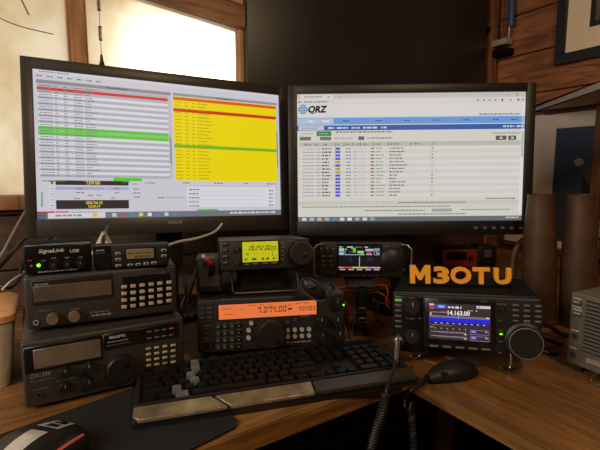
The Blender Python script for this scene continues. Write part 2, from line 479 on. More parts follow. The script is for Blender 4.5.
# ---- left monitor: logging / digital mode windows
SW, SH = .531, .299
d = Dev('monitor', 'black widescreen monitor in front of the windows, showing a large yellow list', 'monitor', (-.286, 1.01, .951), 26.5, -5.9, 1.6)
mon_body(d, SW, SH, .021, .019, .02, .022, .036, 'bezel_hazy')
s = Scr(d, SW, SH, 0, 'screen_monitor'); G1 = (214, 212, 222)
s.uv(0, 0, 1, 1, (216, 214, 224), 0)
s.uv(0, 0, 1, .018, (226, 224, 232)); s.dash(.02, .12, .011, .007, (130, 128, 136))
for k in range(7): s.dash(.012 + k * .034, .03 + k * .034, .042, .008, (110, 108, 116))
s.uv(.01, .066, .502, .09, (150, 148, 152)); s.uv(.512, .066, .99, .086, (160, 158, 160)); s.dash(.25, .33, .078, .007, (80, 78, 82))
s.dash(.7, .78, .078, .007, (80, 78, 82))
# band activity list: striped rows
n = 31
for i in range(n):
    v0 = .094 + i * (.715 - .094) / n; v1 = v0 + (.715 - .094) / n
    col = (232, 231, 238) if i % 2 else (188, 188, 198)
    if i == 1: col = (226, 52, 50)
    if i in (14, 15, 16): col = (104, 206, 82)
    if i == 15: col = (140, 214, 118)
    s.uv(.012, v0, .490, v1, col, 2)
    mid = (v0 + v1) / 2; ck = (128, 126, 136)
    for a, b_ in ((.018, .062), (.07, .08), (.10, .113), (.135, .165), (.175, .19 + random.random() * .03)): s.dash(a, b_, mid, .006, ck)
s.uv(.492, .094, .502, .715, (200, 198, 204), 2); s.uv(.493, .4, .501, .6, (160, 158, 166), 3)
# rx frequency list: yellow
s.uv(.512, .09, .985, .725, (252, 228, 8), 2)
s.uv(.512, .095, .985, .118, (238, 96, 30), 3); s.uv(.512, .18, .985, .205, (214, 60, 22), 3); s.uv(.512, .452, .985, .476, (120, 196, 36), 3)
for i in range(24):
    v = .107 + i * .0262
    for a, b_ in ((.518, .545), (.56, .575), (.59, .60), (.612, .65 + random.random() * .03)): s.dash(a, b_, v, .006, (170, 152, 24), 4)
s.uv(.985, .09, .992, .72, (206, 204, 210), 2); s.uv(.9855, .3, .9915, .6, (150, 150, 160), 3)
# lower panel
for u, w in ((.02, .08), (.16, .04), (.3, .03), (.545, .03), (.68, .04), (.82, .02), (.93, .05)): s.dash(u, u + w, .742, .008, (120, 118, 126))
s.px(113.5, 177.6, 142, 181.4, (92, 214, 40), 2)
s.px(55.5, 180.2, 128.5, 185.6, (52, 46, 44), 2); s.px(56, 200.2, 129, 208.4, (52, 46, 44), 2)
def ctxt(t, x0, y0, x1, y1, col):
    u0, v0 = s.S(x0, y1); u1, v1 = s.S(x1, y0); s.txt(t, u0, v0, u1 - u0, v0 - v1, col, 4, bold=.02)
ctxt('7.074 000', 86.5, 181.2, 100, 184.6, (250, 226, 70))
ctxt('2026 Feb 22', 86, 201, 102.5, 204.2, (250, 226, 70)); ctxt('15:29:19', 88.5, 204.9, 100, 207.8, (250, 226, 70))
s.px(55.5, 186.6, 105, 190, (176, 178, 226), 2); s.px(105.7, 186.8, 129, 190.2, (182, 184, 228), 2)
for (a, b_, w) in ((75, 188.6, 8), (113, 188.6, 6), (76, 192.6, 7), (115, 192.6, 4), (88, 195.4, 4), (97, 195.3, 4), (74, 198.4, 5), (111, 198, 4), (132, 184, 6), (133, 189, 6), (133, 193, 7), (134, 197, 6), (145, 183, 10)):
    u, v = s.S(a, b_); s.dash(u, u + w / 245, v, .008, (140, 136, 150))
for i in range(5):
    u, v = s.S(50.5, 183 + i * 5.6); s.uv(u - .005, v - .013, u + .014, v + .013, (228, 227, 234), 2); s.dash(u, u + .012, v, .006, (150, 148, 156))
s.px(50.5, 181, 53.5, 184.2, (40, 140, 40), 3)
for i in range(9): s.px(41, 192 + i * 1.7, 43.4 if i % 2 else 42.6, 193.1 + i * 1.7, (60, 160, 60), 2)
s.px(37.2, 211.6, 54.6, 214.6, (214, 30, 44), 2); s.px(55.4, 211.3, 68.8, 214.2, (244, 96, 138), 2); u, v = s.S(72, 212.6); s.dash(u, u + .09, v, .008, (140, 136, 150))
s.px(187, 184.5, 275, 206.5, (232, 231, 236), 2); s.px(188, 184.8, 273, 187.2, (206, 204, 212), 3)
for i in range(5):
    u, v = s.S(189, 189.6 + i * 4.1); s.dash(u, u + .045, v, .009, (126, 124, 134), 4); s.uv(u, v + .014, u + .34, v + .017, (206, 204, 212), 3)
    u, v = s.S(269, 190.6 + i * 3.6); s.dash(u, u + .022, v, .01, (126, 124, 134), 4)
s.px(197, 209.3, 218, 211.3, (86, 196, 70), 2); s.px(166, 196.6, 184, 198.8, (198, 196, 206), 2); u, v = s.S(158, 197.6); s.dash(u, u + .025, v, .008, (126, 124, 134))
# taskbar
s.uv(0, .957, 1, 1, (120, 126, 132), 4); s.uv(.0, .957, .028, 1, (88, 110, 128), 5); s.uv(.035, .958, .235, .996, (226, 226, 230), 5); s.dash(.06, .15, .977, .012, (150, 148, 152), 6)
s.uv(.19, .965, .205, .99, (240, 190, 60), 6)
for i, c in enumerate(((210, 214, 220), (196, 90, 90), (60, 150, 210), (230, 210, 140), (236, 236, 236), (110, 130, 210), (200, 220, 240), (90, 140, 220))):
    s.uv(.26 + i * .034, .966, .276 + i * .034, .991, c, 6)
s.dash(.75, .97, .977, .014, (226, 226, 230), 6)
for i, c in ((0, (120, 196, 250)), (.03, (160, 170, 240))): s.uv(.965, .62 + i, .975, .635 + i, c, 5) if 0 else None
d.part('screen', s.mb, smooth=False)
x, z = d.p(175, 222, -.0063)
d.part('logo', MB().text('ASUS', x - .016, z - .004, .032, .007, -.0064, 'print_grey', bold=.02))
MB().box(-.03, .03, .05, .075, -.12, .16, 'bezel_black', .004).build('neck', d.e)
q = d.l((-.30, 1.10, DESK + .0005))
bs = MB().lathe([(.115, 0), (.115, .008), (.10, .012)], 'bezel_black', n=40); o = bs.build('stand_base', d.e); o.matrix_world = Matrix.Translation((-.325, 1.085, DESK + .0005))
MB().tube([d.M @ Vector((0, .063, -.1)), (-.325, 1.085, DESK + .01)], .022, 'bezel_black', n=16).build('stem', d.e).matrix_world = Matrix()

# ---- right monitor: callsign log web page
d = Dev('monitor', 'black widescreen monitor showing a white web page with a blue globe logo', 'monitor', (.261, 1.067, .935), -.8, -2.2, -.5)
mon_body(d, SW, SH, .021, .022, .02, .02, .034)
s = Scr(d, SW, SH, 0, 'screen_monitor')
s.uv(0, 0, 1, 1, (226, 223, 212), 0)
s.uv(0, 0, 1, .038, (206, 204, 196)); s.uv(.015, .006, .16, .038, (228, 226, 220), 2); s.dash(.03, .11, .022, .009, (140, 138, 136)); s.dash(.135, .142, .022, .009, (140, 138, 136)); s.dash(.19, .197, .022, .009, (140, 138, 136))
s.uv(.92, .018, .93, .021, (130, 128, 124), 3); s.uv(.96, .014, .967, .026, (130, 128, 124), 3)
s.uv(0, .038, 1, .082, (226, 224, 216)); s.dash(.03, .14, .06, .010, (150, 148, 146)); s.dash(.005, .02, .06, .01, (120, 118, 118))
for i, u in enumerate((.79, .815, .84, .865, .895, .93, .965, .985)): s.uv(u, .054, u + .008, .067, (60, 58, 58) if i in (4, 6) else (150, 146, 140), 3)
s.uv(0, .084, 1, .176, (230, 229, 226))
def disc(u, v, r, c, lay, n=24):
    cx, cz = -SW / 2 + u * SW, SH * (1 - v)
    s.mb.add([(cx + r * math.cos(2 * math.pi * k / n), -lay * .00012, cz + r * math.sin(2 * math.pi * k / n)) for k in range(n)], [tuple(range(n))], s.m, lin(c))
uc, vc = s.S(303, 109.4)
disc(uc, vc, .0112, (96, 140, 196), 2)
for k in (-.006, 0, .006): s.uv(uc - .018, vc + k / SH - .003, uc + .018, vc + k / SH + .003, (190, 208, 228), 3)
for k in (-.006, 0, .006): s.uv(uc + k / SW - .0016, vc - .034, uc + k / SW + .0016, vc + .034, (190, 208, 228), 3)
u0, v0 = s.S(307.2, 114.2); u1, v1 = s.S(326, 105.6); s.txt('QRZ', u0, v0, u1 - u0, v0 - v1, (20, 18, 18), 4, bold=.05, shear=.2)
s.dash(.80, .98, .168, .010, (140, 138, 134))
s.uv(0, .184, 1, .236, (112, 164, 232), 2); s.uv(0, .188, .16, .232, (190, 204, 226), 3); s.dash(.05, .075, .21, .014, (240, 244, 248), 4); s.dash(.11, .14, .21, .014, (240, 244, 248), 4)
for u in (.2, .345, .47, .6, .73, .86, .94): s.dash(u, u + .028, .21, .009, (60, 92, 156), 3)
s.uv(0, .243, 1, .283, (58, 100, 174), 2); s.uv(.005, .246, .118, .28, (204, 210, 218), 3); s.dash(.02, .09, .263, .008, (160, 160, 160), 4)
for u, w in ((.135, .03), (.175, .05), (.24, .035), (.29, .065), (.37, .025), (.905, .05), (.965, .03)): s.dash(u, u + w, .263, .013, (220, 230, 244), 3)
s.dash(.015, .07, .306, .008, (180, 176, 172)); s.uv(.085, .288, .15, .324, (56, 140, 56), 2); s.dash(.095, .14, .306, .010, (150, 200, 150), 3); s.dash(.17, .42, .296, .010, (136, 134, 132)); s.dash(.86, .98, .315, .008, (150, 146, 140))
s.uv(.01, .33, .06, .358, (120, 118, 116), 2); s.uv(.10, .33, .15, .358, (128, 126, 124), 2); s.dash(.165, .25, .344, .009, (170, 166, 162)); s.uv(.27, .33, .296, .358, (110, 108, 106), 2); s.dash(.31, .42, .344, .009, (130, 128, 126))
s.uv(.875, .335, .922, .368, (96, 92, 88), 2); s.uv(.93, .335, .965, .368, (96, 92, 88), 2); s.uv(.892, .343, .905, .360, (210, 206, 200), 3); s.uv(.942, .343, .954, .360, (210, 206, 200), 3)
s.uv(.01, .373, .985, .408, (200, 197, 186), 2)
for u, w in ((.03, .03), (.075, .02), (.115, .02), (.175, .01), (.215, .02), (.26, .02), (.29, .02), (.345, .025), (.41, .04), (.515, .03), (.6, .006)): s.dash(u, u + w, .391, .011, (146, 142, 136), 3)
for u in (.165, .205, .245, .278, .333, .4, .5): s.uv(u, .377, u + .003, .404, (90, 88, 84), 3)
for i in range(15):
    v0 = .411 + i * .0264; v = v0 + .0132
    s.uv(.01, v0, .985, v0 + .0248, (222, 220, 212) if i % 2 else (230, 229, 223), 2)
    s.dash(.022, .075, v, .008, (168, 166, 172)); s.dash(.082, .102, v, .008, (156, 154, 160)); s.dash(.108, .135 + random.random() * .018, v, .010, (86, 84, 100))
    s.uv(.168, v - .009, .19, v + .009, (206, 166, 50) if i in (4, 6, 7) else (92, 96, 216), 3)
    s.dash(.215, .237, v, .008, (130, 128, 156)); s.dash(.252, .265, v, .008, (170, 168, 172)); s.dash(.276, .305, v, .006, (196, 192, 194))
    s.uv(.325, v - .005, .335, v + .005, random.choice(((190, 70, 60), (200, 120, 60), (170, 60, 60), (120, 120, 160), (190, 160, 80))), 3); s.uv(.335, v - .005, .340, v + .005, (90, 90, 120), 3)
    s.dash(.347, .37 + random.random() * .02, v, .008, (150, 148, 148)); s.dash(.408, .43 + random.random() * .06, v, .009, (122, 120, 120))
    s.uv(.594, v - .005, .602, v + .005, (110, 150, 80) if i in (0, 2, 3, 8, 9, 10, 14) else (190, 188, 180), 3)
for u in (.165, .205, .245, .272, .318, .4, .5, .585, .612): s.uv(u, .411, u + .0012, .805, (206, 203, 196), 3)
s.dash(.84, .97, .825, .009, (130, 126, 120)); s.uv(0, .838, .985, .868, (214, 210, 198), 2); s.dash(.45, .75, .853, .008, (130, 126, 122), 3)
s.uv(.0, .872, .985, .895, (222, 219, 210), 2); s.dash(.02, .68, .884, .008, (150, 146, 142), 3)
s.dash(.30, .57, .915, .009, (140, 136, 132)); s.uv(.60, .903, .69, .927, (176, 174, 170), 3); s.dash(.73, .95, .912, .008, (150, 146, 142)); s.dash(.45, .75, .945, .008, (130, 126, 122))
s.uv(.985, .08, 1, .955, (236, 236, 238), 2); s.uv(.987, .3, .998, .5, (200, 200, 206), 3)
s.uv(0, .963, 1, 1, (112, 118, 122), 5)
for i, c in enumerate(((220, 222, 224), (190, 196, 204), (190, 196, 204), (180, 184, 190), (70, 150, 200), (226, 226, 222), (240, 240, 240), (170, 190, 220), (220, 226, 236), (130, 180, 210))):
    s.uv(.018 + i * .034, .970, .038 + i * .034, .993, c, 6)
s.dash(.93, .985, .977, .010, (226, 226, 226), 6)
d.part('screen', s.mb, smooth=False)
for i in range(6): d.button(d.r(474 + i * 9, 226.5, 477.5 + i * 9, 229, -.006), 'print_dim', .0006, -.006, 'menu_button', 0)
MB().box(-.03, .03, .055, .075, -.19, .16, 'bezel_black', .004).build('neck', d.e)
MB().lathe([(.11, 0), (.11, .008), (.095, .012)], 'bezel_black', n=40).build('stand_base', d.e).matrix_world = Matrix.Translation((.258, 1.14, DESK + .0005))

# ================================================================= RADIOS ON THE LEFT
def feet(d, W, D, r=.008, h=.006, m='rubber', inset=.03):
    for x in (-W / 2 + inset, W / 2 - inset):
        for y in (.03, D - .03): MB().lathe([(r, -h), (r, .001)], m, Matrix.Translation((x, y, 0)), 14).build('foot', d.e)
def case(d, W, H, D, mface='black_plastic', mcase='charcoal', lip=.006, bev=.004, name='case'):
    d.part(name, MB().box(-W / 2, W / 2, .012, D, 0, H, mcase, bev, 3))
    d.part('front_panel', MB().box(-W / 2, W / 2, 0, .016, 0, H, mface, bev, 3))

# bottom receiver
d = Dev('shortwave_receiver', 'dark receiver with round tuning knob, on the desk at the bottom of the stack', 'radio', (-.294, .666, DESK + .006), 30.2)
case(d, .232, .0985, .20, mface='hazy_black', mcase='hazy_case'); feet(d, .232, .2)
x0, x1, z0, z1 = d.r(29, 342, 123, 372, 0); zb = d.p(60, 372)[1]
wx0, wx1 = d.r(33, 346, 101, 358)[:2]
MB().box(wx0 - .012, wx1 + .002, -.0012, .001, .052, .0915, 'black_gloss', .001, 1).build('display_bezel', d.e)
r = d.r(34, 346, 101, 358)
MB().box(wx0, wx1, -.0022, 0, .0575, .0865, 'window_smoke', .0008, 1).build('display_window', sub(d, 'display_bezel'))
MB().box(wx1 + .004, .107, -.0012, .001, .066, .0915, 'black_gloss', .001, 1).build('upper_panel', d.e)
t = MB(); x, z = d.p(110, 339); t.text('REALISTIC', d.p(109, 337)[0], .083, .024, .0042, -.0014, 'print_white', bold=.02); t.dashes(d.p(107, 337)[0], d.p(107, 337)[0] + .03, .077, .0018, -.0014, 'print_grey'); t.dashes(d.p(106, 337)[0], d.p(106, 337)[0] + .034, .072, .0016, -.0014, 'print_dim')
x, z = d.p(30, 377); t.text('DX-394', x, z - .003, .025, .0066, -.0004, 'print_grey', shear=.15); t.dashes(x, x + .03, z - .009, .0018, -.0004, 'print_dim')
for (px, py, w) in ((33, 391, .02), (60, 366, .012), (84, 362, .014), (56, 382, .03), (84, 383, .02), (100, 375, .012)):
    x, z = d.p(px, py); t.dashes(x, x + w, z, .0016, -.0004, 'print_dim')
d.part('lettering', t, smooth=False)
for px, py in ((65, 371), (88.5, 366), (65, 386), (88.5, 381.5)): d.knob(px, py, .0078, .011)
d.knob(120, 367, .0215, .014, name='tuning_knob', mark=False)
x, z = d.p(120, 367); MB().disc_front(x + .007, z + .006, -.0142, .0045, .001, 'black_gloss').build('finger_dimple', sub(d, 'tuning_knob'))
x, z = d.p(40, 395); MB().ring_front(x, z, 0, .0022, .0045, .0015, 'steel').disc_front(x, z, 0, .0022, .0004, 'black_matte').build('headphone_jack', d.e)
for i in range(4):
    for j in range(2):
        px, py = 145.5 + i * 7.3 + 4, 331.5 - i * 1.1 + j * 6.5
        if i == 3 and j == 0: mm = 'connector_red'
        else: mm = 'print_dim'
        x, z = d.p(px, py); d.button((x - .004, x + .004, z - .0013, z + .0013), mm, .002)
for i in range(4):
    for j in range(4):
        px, py = 148.5 + i * 8.2, 348.5 - i * 1.2 + j * 5.6
        x, z = d.p(px, py); d.button((x - .004, x + .004, z - .0018, z + .0018), 'button_tan' if (i + j) % 5 else 'print_grey', .0025)

# scanner above it
d = Dev('scanner_receiver', 'dark scanner with wide blank window and tan keypad, second in the stack', 'radio', (-.306, .688, .8205), 24.1)
case(d, .22, .0806, .19, bev=.005, mface='hazy_black', mcase='hazy_case'); feet(d, .22, .19)
r = d.r(34, 281, 109, 305)
MB().box(-.099, .012, -.001, .001, .036, .0745, 'black_plastic', .001, 1).build('display_bezel', d.e)
MB().box(-.097, .010, -.0018, 0, .0415, .066, 'lcd_smoke', .0008, 1).build('display_window', sub(d, 'display_bezel'))
MB().box(.026, .1, -.0008, .001, .014, .068, 'black_matte', .001, 1).build('keypad_plate', d.e)
t = MB(); x, z = d.p(36, 284.5); t.dashes(x - .002, x + .016, z - .0012, .0022, -.0022, 'print_grey')
x, z = d.p(90, 313.5); t.dashes(x, x + .028, z, .0026, -.0006, 'print_dim'); t.dashes(x + .002, x + .03, z - .005, .0026, -.0006, 'print_grey')
for (px, py, w) in ((38, 312, .02), (70, 310, .014), (127, 278, .014), (158, 274, .012), (95, 279, .018)):
    x, z = d.p(px, py); t.dashes(x, x + w, z, .0016, -.0006, 'print_dim')
d.part('lettering', t, smooth=False)
for i in range(6):
    for j in range(4):
        px = 124.2 + i * 9.0 - (i > 3) * .3; py = 286.6 - i * .9 + j * (6.7 - .12 * i)
        x, z = d.p(px, py); d.button((x - .0041, x + .0041, z - .0027, z + .0027), 'button_tan', .003, name='key')
for px, py in ((53, 318), (74.5, 315.5)):
    d.knob(px, py, .0085, .010, 'knob_tan', mark=False)
x, z = d.p(36, 322.5); MB().ring_front(x, z, 0, .0022, .004, .0015, 'print_grey').disc_front(x, z, 0, .0022, .0004, 'black_matte').build('headphone_jack', d.e)

# sound card interface
d = Dev('sound_interface', 'small black box with italic lettering and green light, left on the scanner', 'interface box', (-.3635, .666, .9035), 24.6)
case(d, .09, .0425, .06, 'black_gloss', 'black_matte', bev=.002); feet(d, .09, .06, .004, .0018, inset=.012)
t = MB(); x, z = d.p(38.3, 253.7); t.text('SignaLink', x, z - .0012, .0335, .0075, -.0004, 'print_white', shear=.2, bold=.012)
x, z = d.p(69, 252); t.text('USB', x + .001, z - .001, .0125, .0048, -.0004, 'print_white', shear=.15, bold=.01)
for px in (54, 67.5, 80.5):
    x, z = d.p(px, 258.5 - (px - 54) * .03); t.dashes(x - .003, x + .003, z, .0016, -.0004, 'print_grey'); 
    for k in range(9):
        a = math.radians(-45 + 270 * k / 8); xx, zz = d.p(px, 265 - (px - 54) * .05); t.quad(xx + .0068 * math.cos(a) - .0004, xx + .0068 * math.cos(a) + .0004, zz + .0068 * math.sin(a) - .0004, zz + .0068 * math.sin(a) + .0004, -.0004, 'print_dim')
x, z = d.p(38, 273.3); x2, z2 = d.p(79, 270.5); t.dashes(x, x2, z + .0006, .002, -.0004, 'print_grey')
for px in (29, 43):
    x, z = d.p(px, 262.5); t.dashes(x - .002, x + .004, z + .002, .0014, -.0004, 'connector_red' if px < 40 else 'print_grey')
d.part('lettering', t, smooth=False)
for px in (54, 67.5, 80.5): d.knob(px, 265.3 - (px - 54) * .06, .0048, .008)
x, z = d.p(38.7, 265.3); MB().sphere((x, -.0008, z), .0027, 'led_green').build('power_light', d.e)
x, z = d.p(31.7, 266); MB().sphere((x, -.0005, z), .0018, 'connector_red').build('transmit_light', d.e)

# mobile control head
d = Dev('mobile_radio', 'flat black radio with small olive display, on the right of the scanner', 'radio', (-.2676, .702, .9035), 14.6)
case(d, .113, .036, .03, 'black_plastic', 'black_matte', bev=.003); feet(d, .113, .06, .004, .0018, inset=.01)
x0, x1, z0, z1 = d.r(126.5, 248.5, 154, 258.3); MB().box(x0 - .003, x1 + .003, -.0008, .001, z0 - .002, z1 + .002, 'black_gloss', .0006, 1).build('display_bezel', d.e)
o = MB().box(x0, x1, -.0016, 0, z0, z1, 'lcd_olive', .0004, 1); o.dashes(x0 + .003, x1 - .003, (z0 + z1) / 2, .002, -.0018, 'lcd_ink'); o.dashes(x0 + .012, x1 - .002, z0 + .002, .003, -.0018, 'lcd_ink'); o.build('display_window', sub(d, 'display_bezel'))
x0, x1, z0, z1 = d.r(94, 246.5, 111, 269); MB().box(x0, x1, -.0014, .001, z0, z1, 'black_matte', .001, 1).build('microphone_panel', d.e)
t = MB(); x, z = d.p(96, 250.5); t.dashes(x, x + .012, z - .001, .0022, -.0018, 'print_grey'); t.dashes(x - .001, x + .014, z - .0045, .001, -.0018, 'print_dim'); d.part('lettering', t, smooth=False)
for px, py in ((118, 253.5), (118.3, 259.4), (118.5, 265.6), (130.3, 265), (138.4, 264.4), (146.3, 263.6), (154, 262.9), (163.8, 250.2), (163.9, 255.8)):
    x, z = d.p(px, py); MB().box(x - .0042, x + .0042, -.0015, .001, z - .0022, z + .0022, 'button_silver', .0014, 2).box(x - .0027, x + .0027, -.0019, -.0012, z - .0011, z + .0011, 'black_matte', .0003, 1).build('button', d.e)

# ================================================================= CENTRE RADIOS
d = Dev('base_transceiver', 'wide black transceiver with orange display and large central knob behind the keyboard', 'radio', (-.048, .787, .733), 10.3, -2.4)
W, H, Dp = .27, .097, .26
case(d, W, H, Dp, 'charcoal', 'black_plastic', bev=.004)
for x in (-.11, .11):
    o = MB().lathe([(.008, -.0225), (.010, .001)], 'rubber', Matrix.Translation((x, .02, 0)), 14).build('foot', d.e)
    MB().lathe([(.008, -.0118), (.010, .001)], 'rubber', Matrix.Translation((x, Dp - .02, 0)), 14).build('foot', d.e)
x0, x1, z0, z1 = d.r(218.6, 302.5, 316.4, 316.8); 
MB().box(x0 - .003, x1 + .003, -.001, .001, z0 - .002, z1 + .002, 'black_gloss', .0008, 1).build('display_bezel', d.e)
def lcdbase(mb, x0, x1, z0, z1, y, m, col): mb.quad(x0, x1, z0, z1, y, m, lin(col))
sc = MB(); OR = (250, 128, 70); IK = (112, 50, 26)
lcdbase(sc, x0, x1, z0, z1, -.0012, 'screen_lcd', OR)
h = z1 - z0; w = x1 - x0
sc.seg7('7.074.00', x0 + w * .385, z0 + h * .3, w * .305, h * .45, -.0014, 'screen_lcd', lin(IK)); sc.dashes(x0 + w * .70, x0 + w * .745, z0 + h * .42, h * .14, -.0014, 'screen_lcd', lin(IK))
sc.seg7('7.0730.0', x0 + w * .81, z0 + h * .30, w * .18, h * .3, -.0014, 'screen_lcd', lin(IK))
for a, b_, v in ((.04, .13, .68), (.05, .14, .3), (.30, .34, .84), (.345, .39, .84), (.41, .45, .84), (.5, .53, .84), (.21, .24, .55), (.78, .83, .8), (.86, .92, .8), (.70, .74, .72)):
    sc.dashes(x0 + w * a, x0 + w * b_, z0 + h * v, h * .07, -.0014, 'screen_lcd', lin((176, 84, 44)))
d.part('display', sc, smooth=False)
d.knob(271, 332.3, .0258, .018, 'knob_black', name='tuning_knob', mark=False)
x, z = d.p(271, 332.3); MB().disc_front(x + .010, z - .012, -.0178, .0050, .0012, 'black_gloss').build('finger_dimple', sub(d, 'tuning_knob'))
MB().ring_front(x, z, 0, .0258, .0285, .004, 'charcoal').build('knob_skirt', d.e)
for px, py in ((204.8, 316.5 + 14),):
    x, z = d.p(205.6, 330.5); MB().ring_front(x, z, 0, .0028, .0052, .002, 'steel').disc_front(x, z, 0, .0028, .0004, 'black_matte').build('headphone_jack', d.e)
x, z = d.p(206.2, 345.3); MB().ring_front(x, z, 0, .0075, .0098, .004, 'steel').disc_front(x, z, 0, .0076, .002, 'black_matte').build('microphone_socket', d.e)
for i in range(2):
    for j in range(4):
        x, z = d.p(202.3 + i * 8, 304.2 + j * 4.6 - i * .4); d.button((x - .0048, x + .0048, z - .0022, z + .0022), 'button_dark', .0025)
for i in range(4):
    for j in range(4):
        x, z = d.p(218.2 + i * 6.9, 326.7 + j * 6.9 - i * .45); d.button((x - .0036, x + .0036, z - .0032, z + .0032), 'button_dark' if i < 3 else 'black_matte', .003)
t = MB()
for i in range(4):
    for j in range(4):
        x, z = d.p(218.2 + i * 6.9, 326.7 + j * 6.9 - i * .45)
        t.dashes(x - .003, x + .003, z + .0045, .0012, -.0004, 'print_dim'); t.quad(x - .001, x + .001, z - .001, z + .001, -.0032, 'print_grey')
x, z = d.p(222, 299.7); t.dashes(x, x + .03, z - .001, .0018, -.0004, 'print_dim')
x, z = d.p(203, 326.3); t.dashes(x, x + .014, z, .0016, -.0004, 'print_dim'); x, z = d.p(205, 338.5); t.dashes(x - .002, x + .006, z, .0016, -.0004, 'print_dim')
x, z = d.p(287, 343); t.dashes(x, x + .045, z, .002, -.0004, 'print_grey'); x, z = d.p(300.5, 316.6); t.dashes(x, x + .018, z, .002, -.0004, 'print_grey')
d.part('lettering', t, smooth=False)
for px, py in ((251.2, 323), (248.7, 330), (248.5, 337.5)):
    x, z = d.p(px, py); MB().disc_front(x, z, 0, .0042, .004, 'button_silver', 16).build('button', d.e)
for i in range(4):
    for j in range(2):
        x, z = d.p(287.6 + i * 7.1, 330 - i * .35 + j * 6.4); MB().disc_front(x, z, 0, .0042, .0035, 'button_silver', 16).build('button', d.e)
for px, py in ((287.5, 322), (295.4, 319)):
    x, z = d.p(px, py); MB().disc_front(x, z, 0, .0042, .0035, 'button_dark', 16).build('button', d.e)
for px, py, r in ((320.5, 320.5, .0105), (336, 302.5, .010), (336.5, 320, .0095), (321.5, 335, .0085), (338.5, 334, .0095)): d.knob(px, py, r, .012)
x, z = d.p(344.5, 304.8)
MB().sphere((x - .002, -.001, z), .0018, 'led_green').build('transmit_light', d.e)

# mobile transceiver with yellow display on a wire bail
d = Dev('mobile_transceiver', 'small black transceiver with bright yellow display, above the orange display radio', 'radio', (-.062, .811, .875), 12, -6.3)
W, H, Dp = .167, .0548, .18
case(d, W, H, Dp, 'charcoal', 'black_plastic', bev=.004)
bl = MB(); y_ = -.004
P_ = [d.p(232, 268, .02), d.p(233, 294, .02), d.p(295, 292, .02), d.p(296, 268, .02)]
bl.tube([(-.062, .03, .004), (-.062, .0, -.036), (-.058, -.004, -.040), (.056, -.004, -.040), (.06, .0, -.036), (.06, .03, .004)], .0017, 'steel', n=8, smooth=False)
bl.build('bail', d.e)
MB().box(-.05, .05, .06, .075, -.052, .004, 'black_plastic', .002).box(-.05, .05, .05, .12, -.053, -.049, 'black_plastic', .001, 1).build('mounting_bracket', d.e)
x0, x1, z0, z1 = d.r(242.3, 241.5, 278, 261.6)
MB().box(x0 - .003, x1 + .003, -.0015, .001, z0 - .003, z1 + .0025, 'black_gloss', .001, 1).build('display_bezel', d.e)
sc = MB(); sc.quad(x0, x1, z0, z1, -.0017, 'screen_lcd', lin((206, 204, 22))); w, h = x1 - x0, z1 - z0; IK = (66, 68, 24)
sc.seg7('28.272.00', x0 + w * .17, z0 + h * .56, w * .62, h * .25, -.0019, 'screen_lcd', lin(IK)); sc.seg7('00', x0 + w * .80, z0 + h * .56, w * .16, h * .2, -.0019, 'screen_lcd', lin(IK))
for a, b_, v, hh in ((.26, .32, .86, .03), (.82, .95, .48, .03), (.1, .17, .34, .1), (.2, .24, .4, .03), (.3, .34, .4, .03), (.42, .47, .4, .03), (.55, .6, .4, .03), (.68, .72, .4, .03), (.82, .86, .28, .14), (.9, .96, .28, .03)):
    sc.dashes(x0 + w * a, x0 + w * b_, z0 + h * v, h * hh, -.0019, 'screen_lcd', lin((140, 136, 24)))
for a, b_ in ((.06, .10), (.13, .15), (.26, .38), (.53, .60), (.66, .74), (.84, .95)): sc.dashes(x0 + w * a, x0 + w * b_, z0 + h * .08, h * .12, -.0019, 'screen_lcd', lin((96, 92, 24)))
d.part('display', sc, smooth=False)
d.knob(300.5, 253, .0225, .018, 'knob_black', name='tuning_knob', mark=False)
x, z = d.p(300.5, 253); MB().disc_front(x + .0035, z - .004, -.0178, .0045, .0012, 'black_gloss').build('finger_dimple', sub(d, 'tuning_knob'))
MB().ring_front(x, z, 0, .0225, .0245, .003, 'black_gloss').build('knob_skirt', d.e)
for i in range(4):
    x, z = d.p(225.0, 244 + i * 6.3); d.button((x - .005, x + .005, z - .0028, z + .0028), 'button_dark', .003)
t = MB()
for i in range(4):
    x, z = d.p(225.0, 244 + i * 6.3); t.dashes(x - .0035, x + .0035, z + .0008, .0014, -.0034, 'print_grey')
for i in range(4):
    x, z = d.p(246.5 + i * 9.2, 264.6 - i * .5); t.dashes(x - .003, x + .004, z + .0002, .0016, -.0034, 'print_grey')
for i in range(5):
    x, z = d.p(282.3, 243.5 + i * 4); t.dashes(x - .001, x + .003, z, .0014, -.0004, 'print_grey')
d.part('lettering', t, smooth=False)
for i in range(4):
    x, z = d.p(246.5 + i * 9.2, 264.6 - i * .5); d.button((x - .0065, x + .0065, z - .0016, z + .0022), 'button_dark', .003)
d.knob(236.5, 249, .0052, .009); d.knob(236.5, 263.5, .0045, .007)

# black box with plug, left end on top of the orange radio
d = Dev('power_box', 'small plain black box with red and white plug, beside the yellow display radio', 'box', (-.165, .805, .8335), 10)
q0 = d.p(193.5, 250); q1 = d.p(218, 284)
MB().box(-.024, .022, 0, .06, 0, .063, 'charcoal', .003).build('case', d.e)
x, z = d.p(206, 257); MB().box(-.020, .018, -.0012, .001, .010, .059, 'case_grey', .001, 1).build('front_plate', d.e)
pl = MB().tube([(.003, -.002, .052), (.001, -.010, .058), (-.004, -.014, .066)], .0042, 'connector_red', n=10); pl.build('red_plug', d.e)
MB().tube([(-.008, -.006, .066), (-.012, -.004, .071)], .0034, 'print_white', n=10).build('white_plug', d.e)
MB().tube([(.004, -.002, .050), (.006, -.008, .042), (.002, -.003, .036)], .005, 'black_matte', n=10).build('plug_socket', d.e)

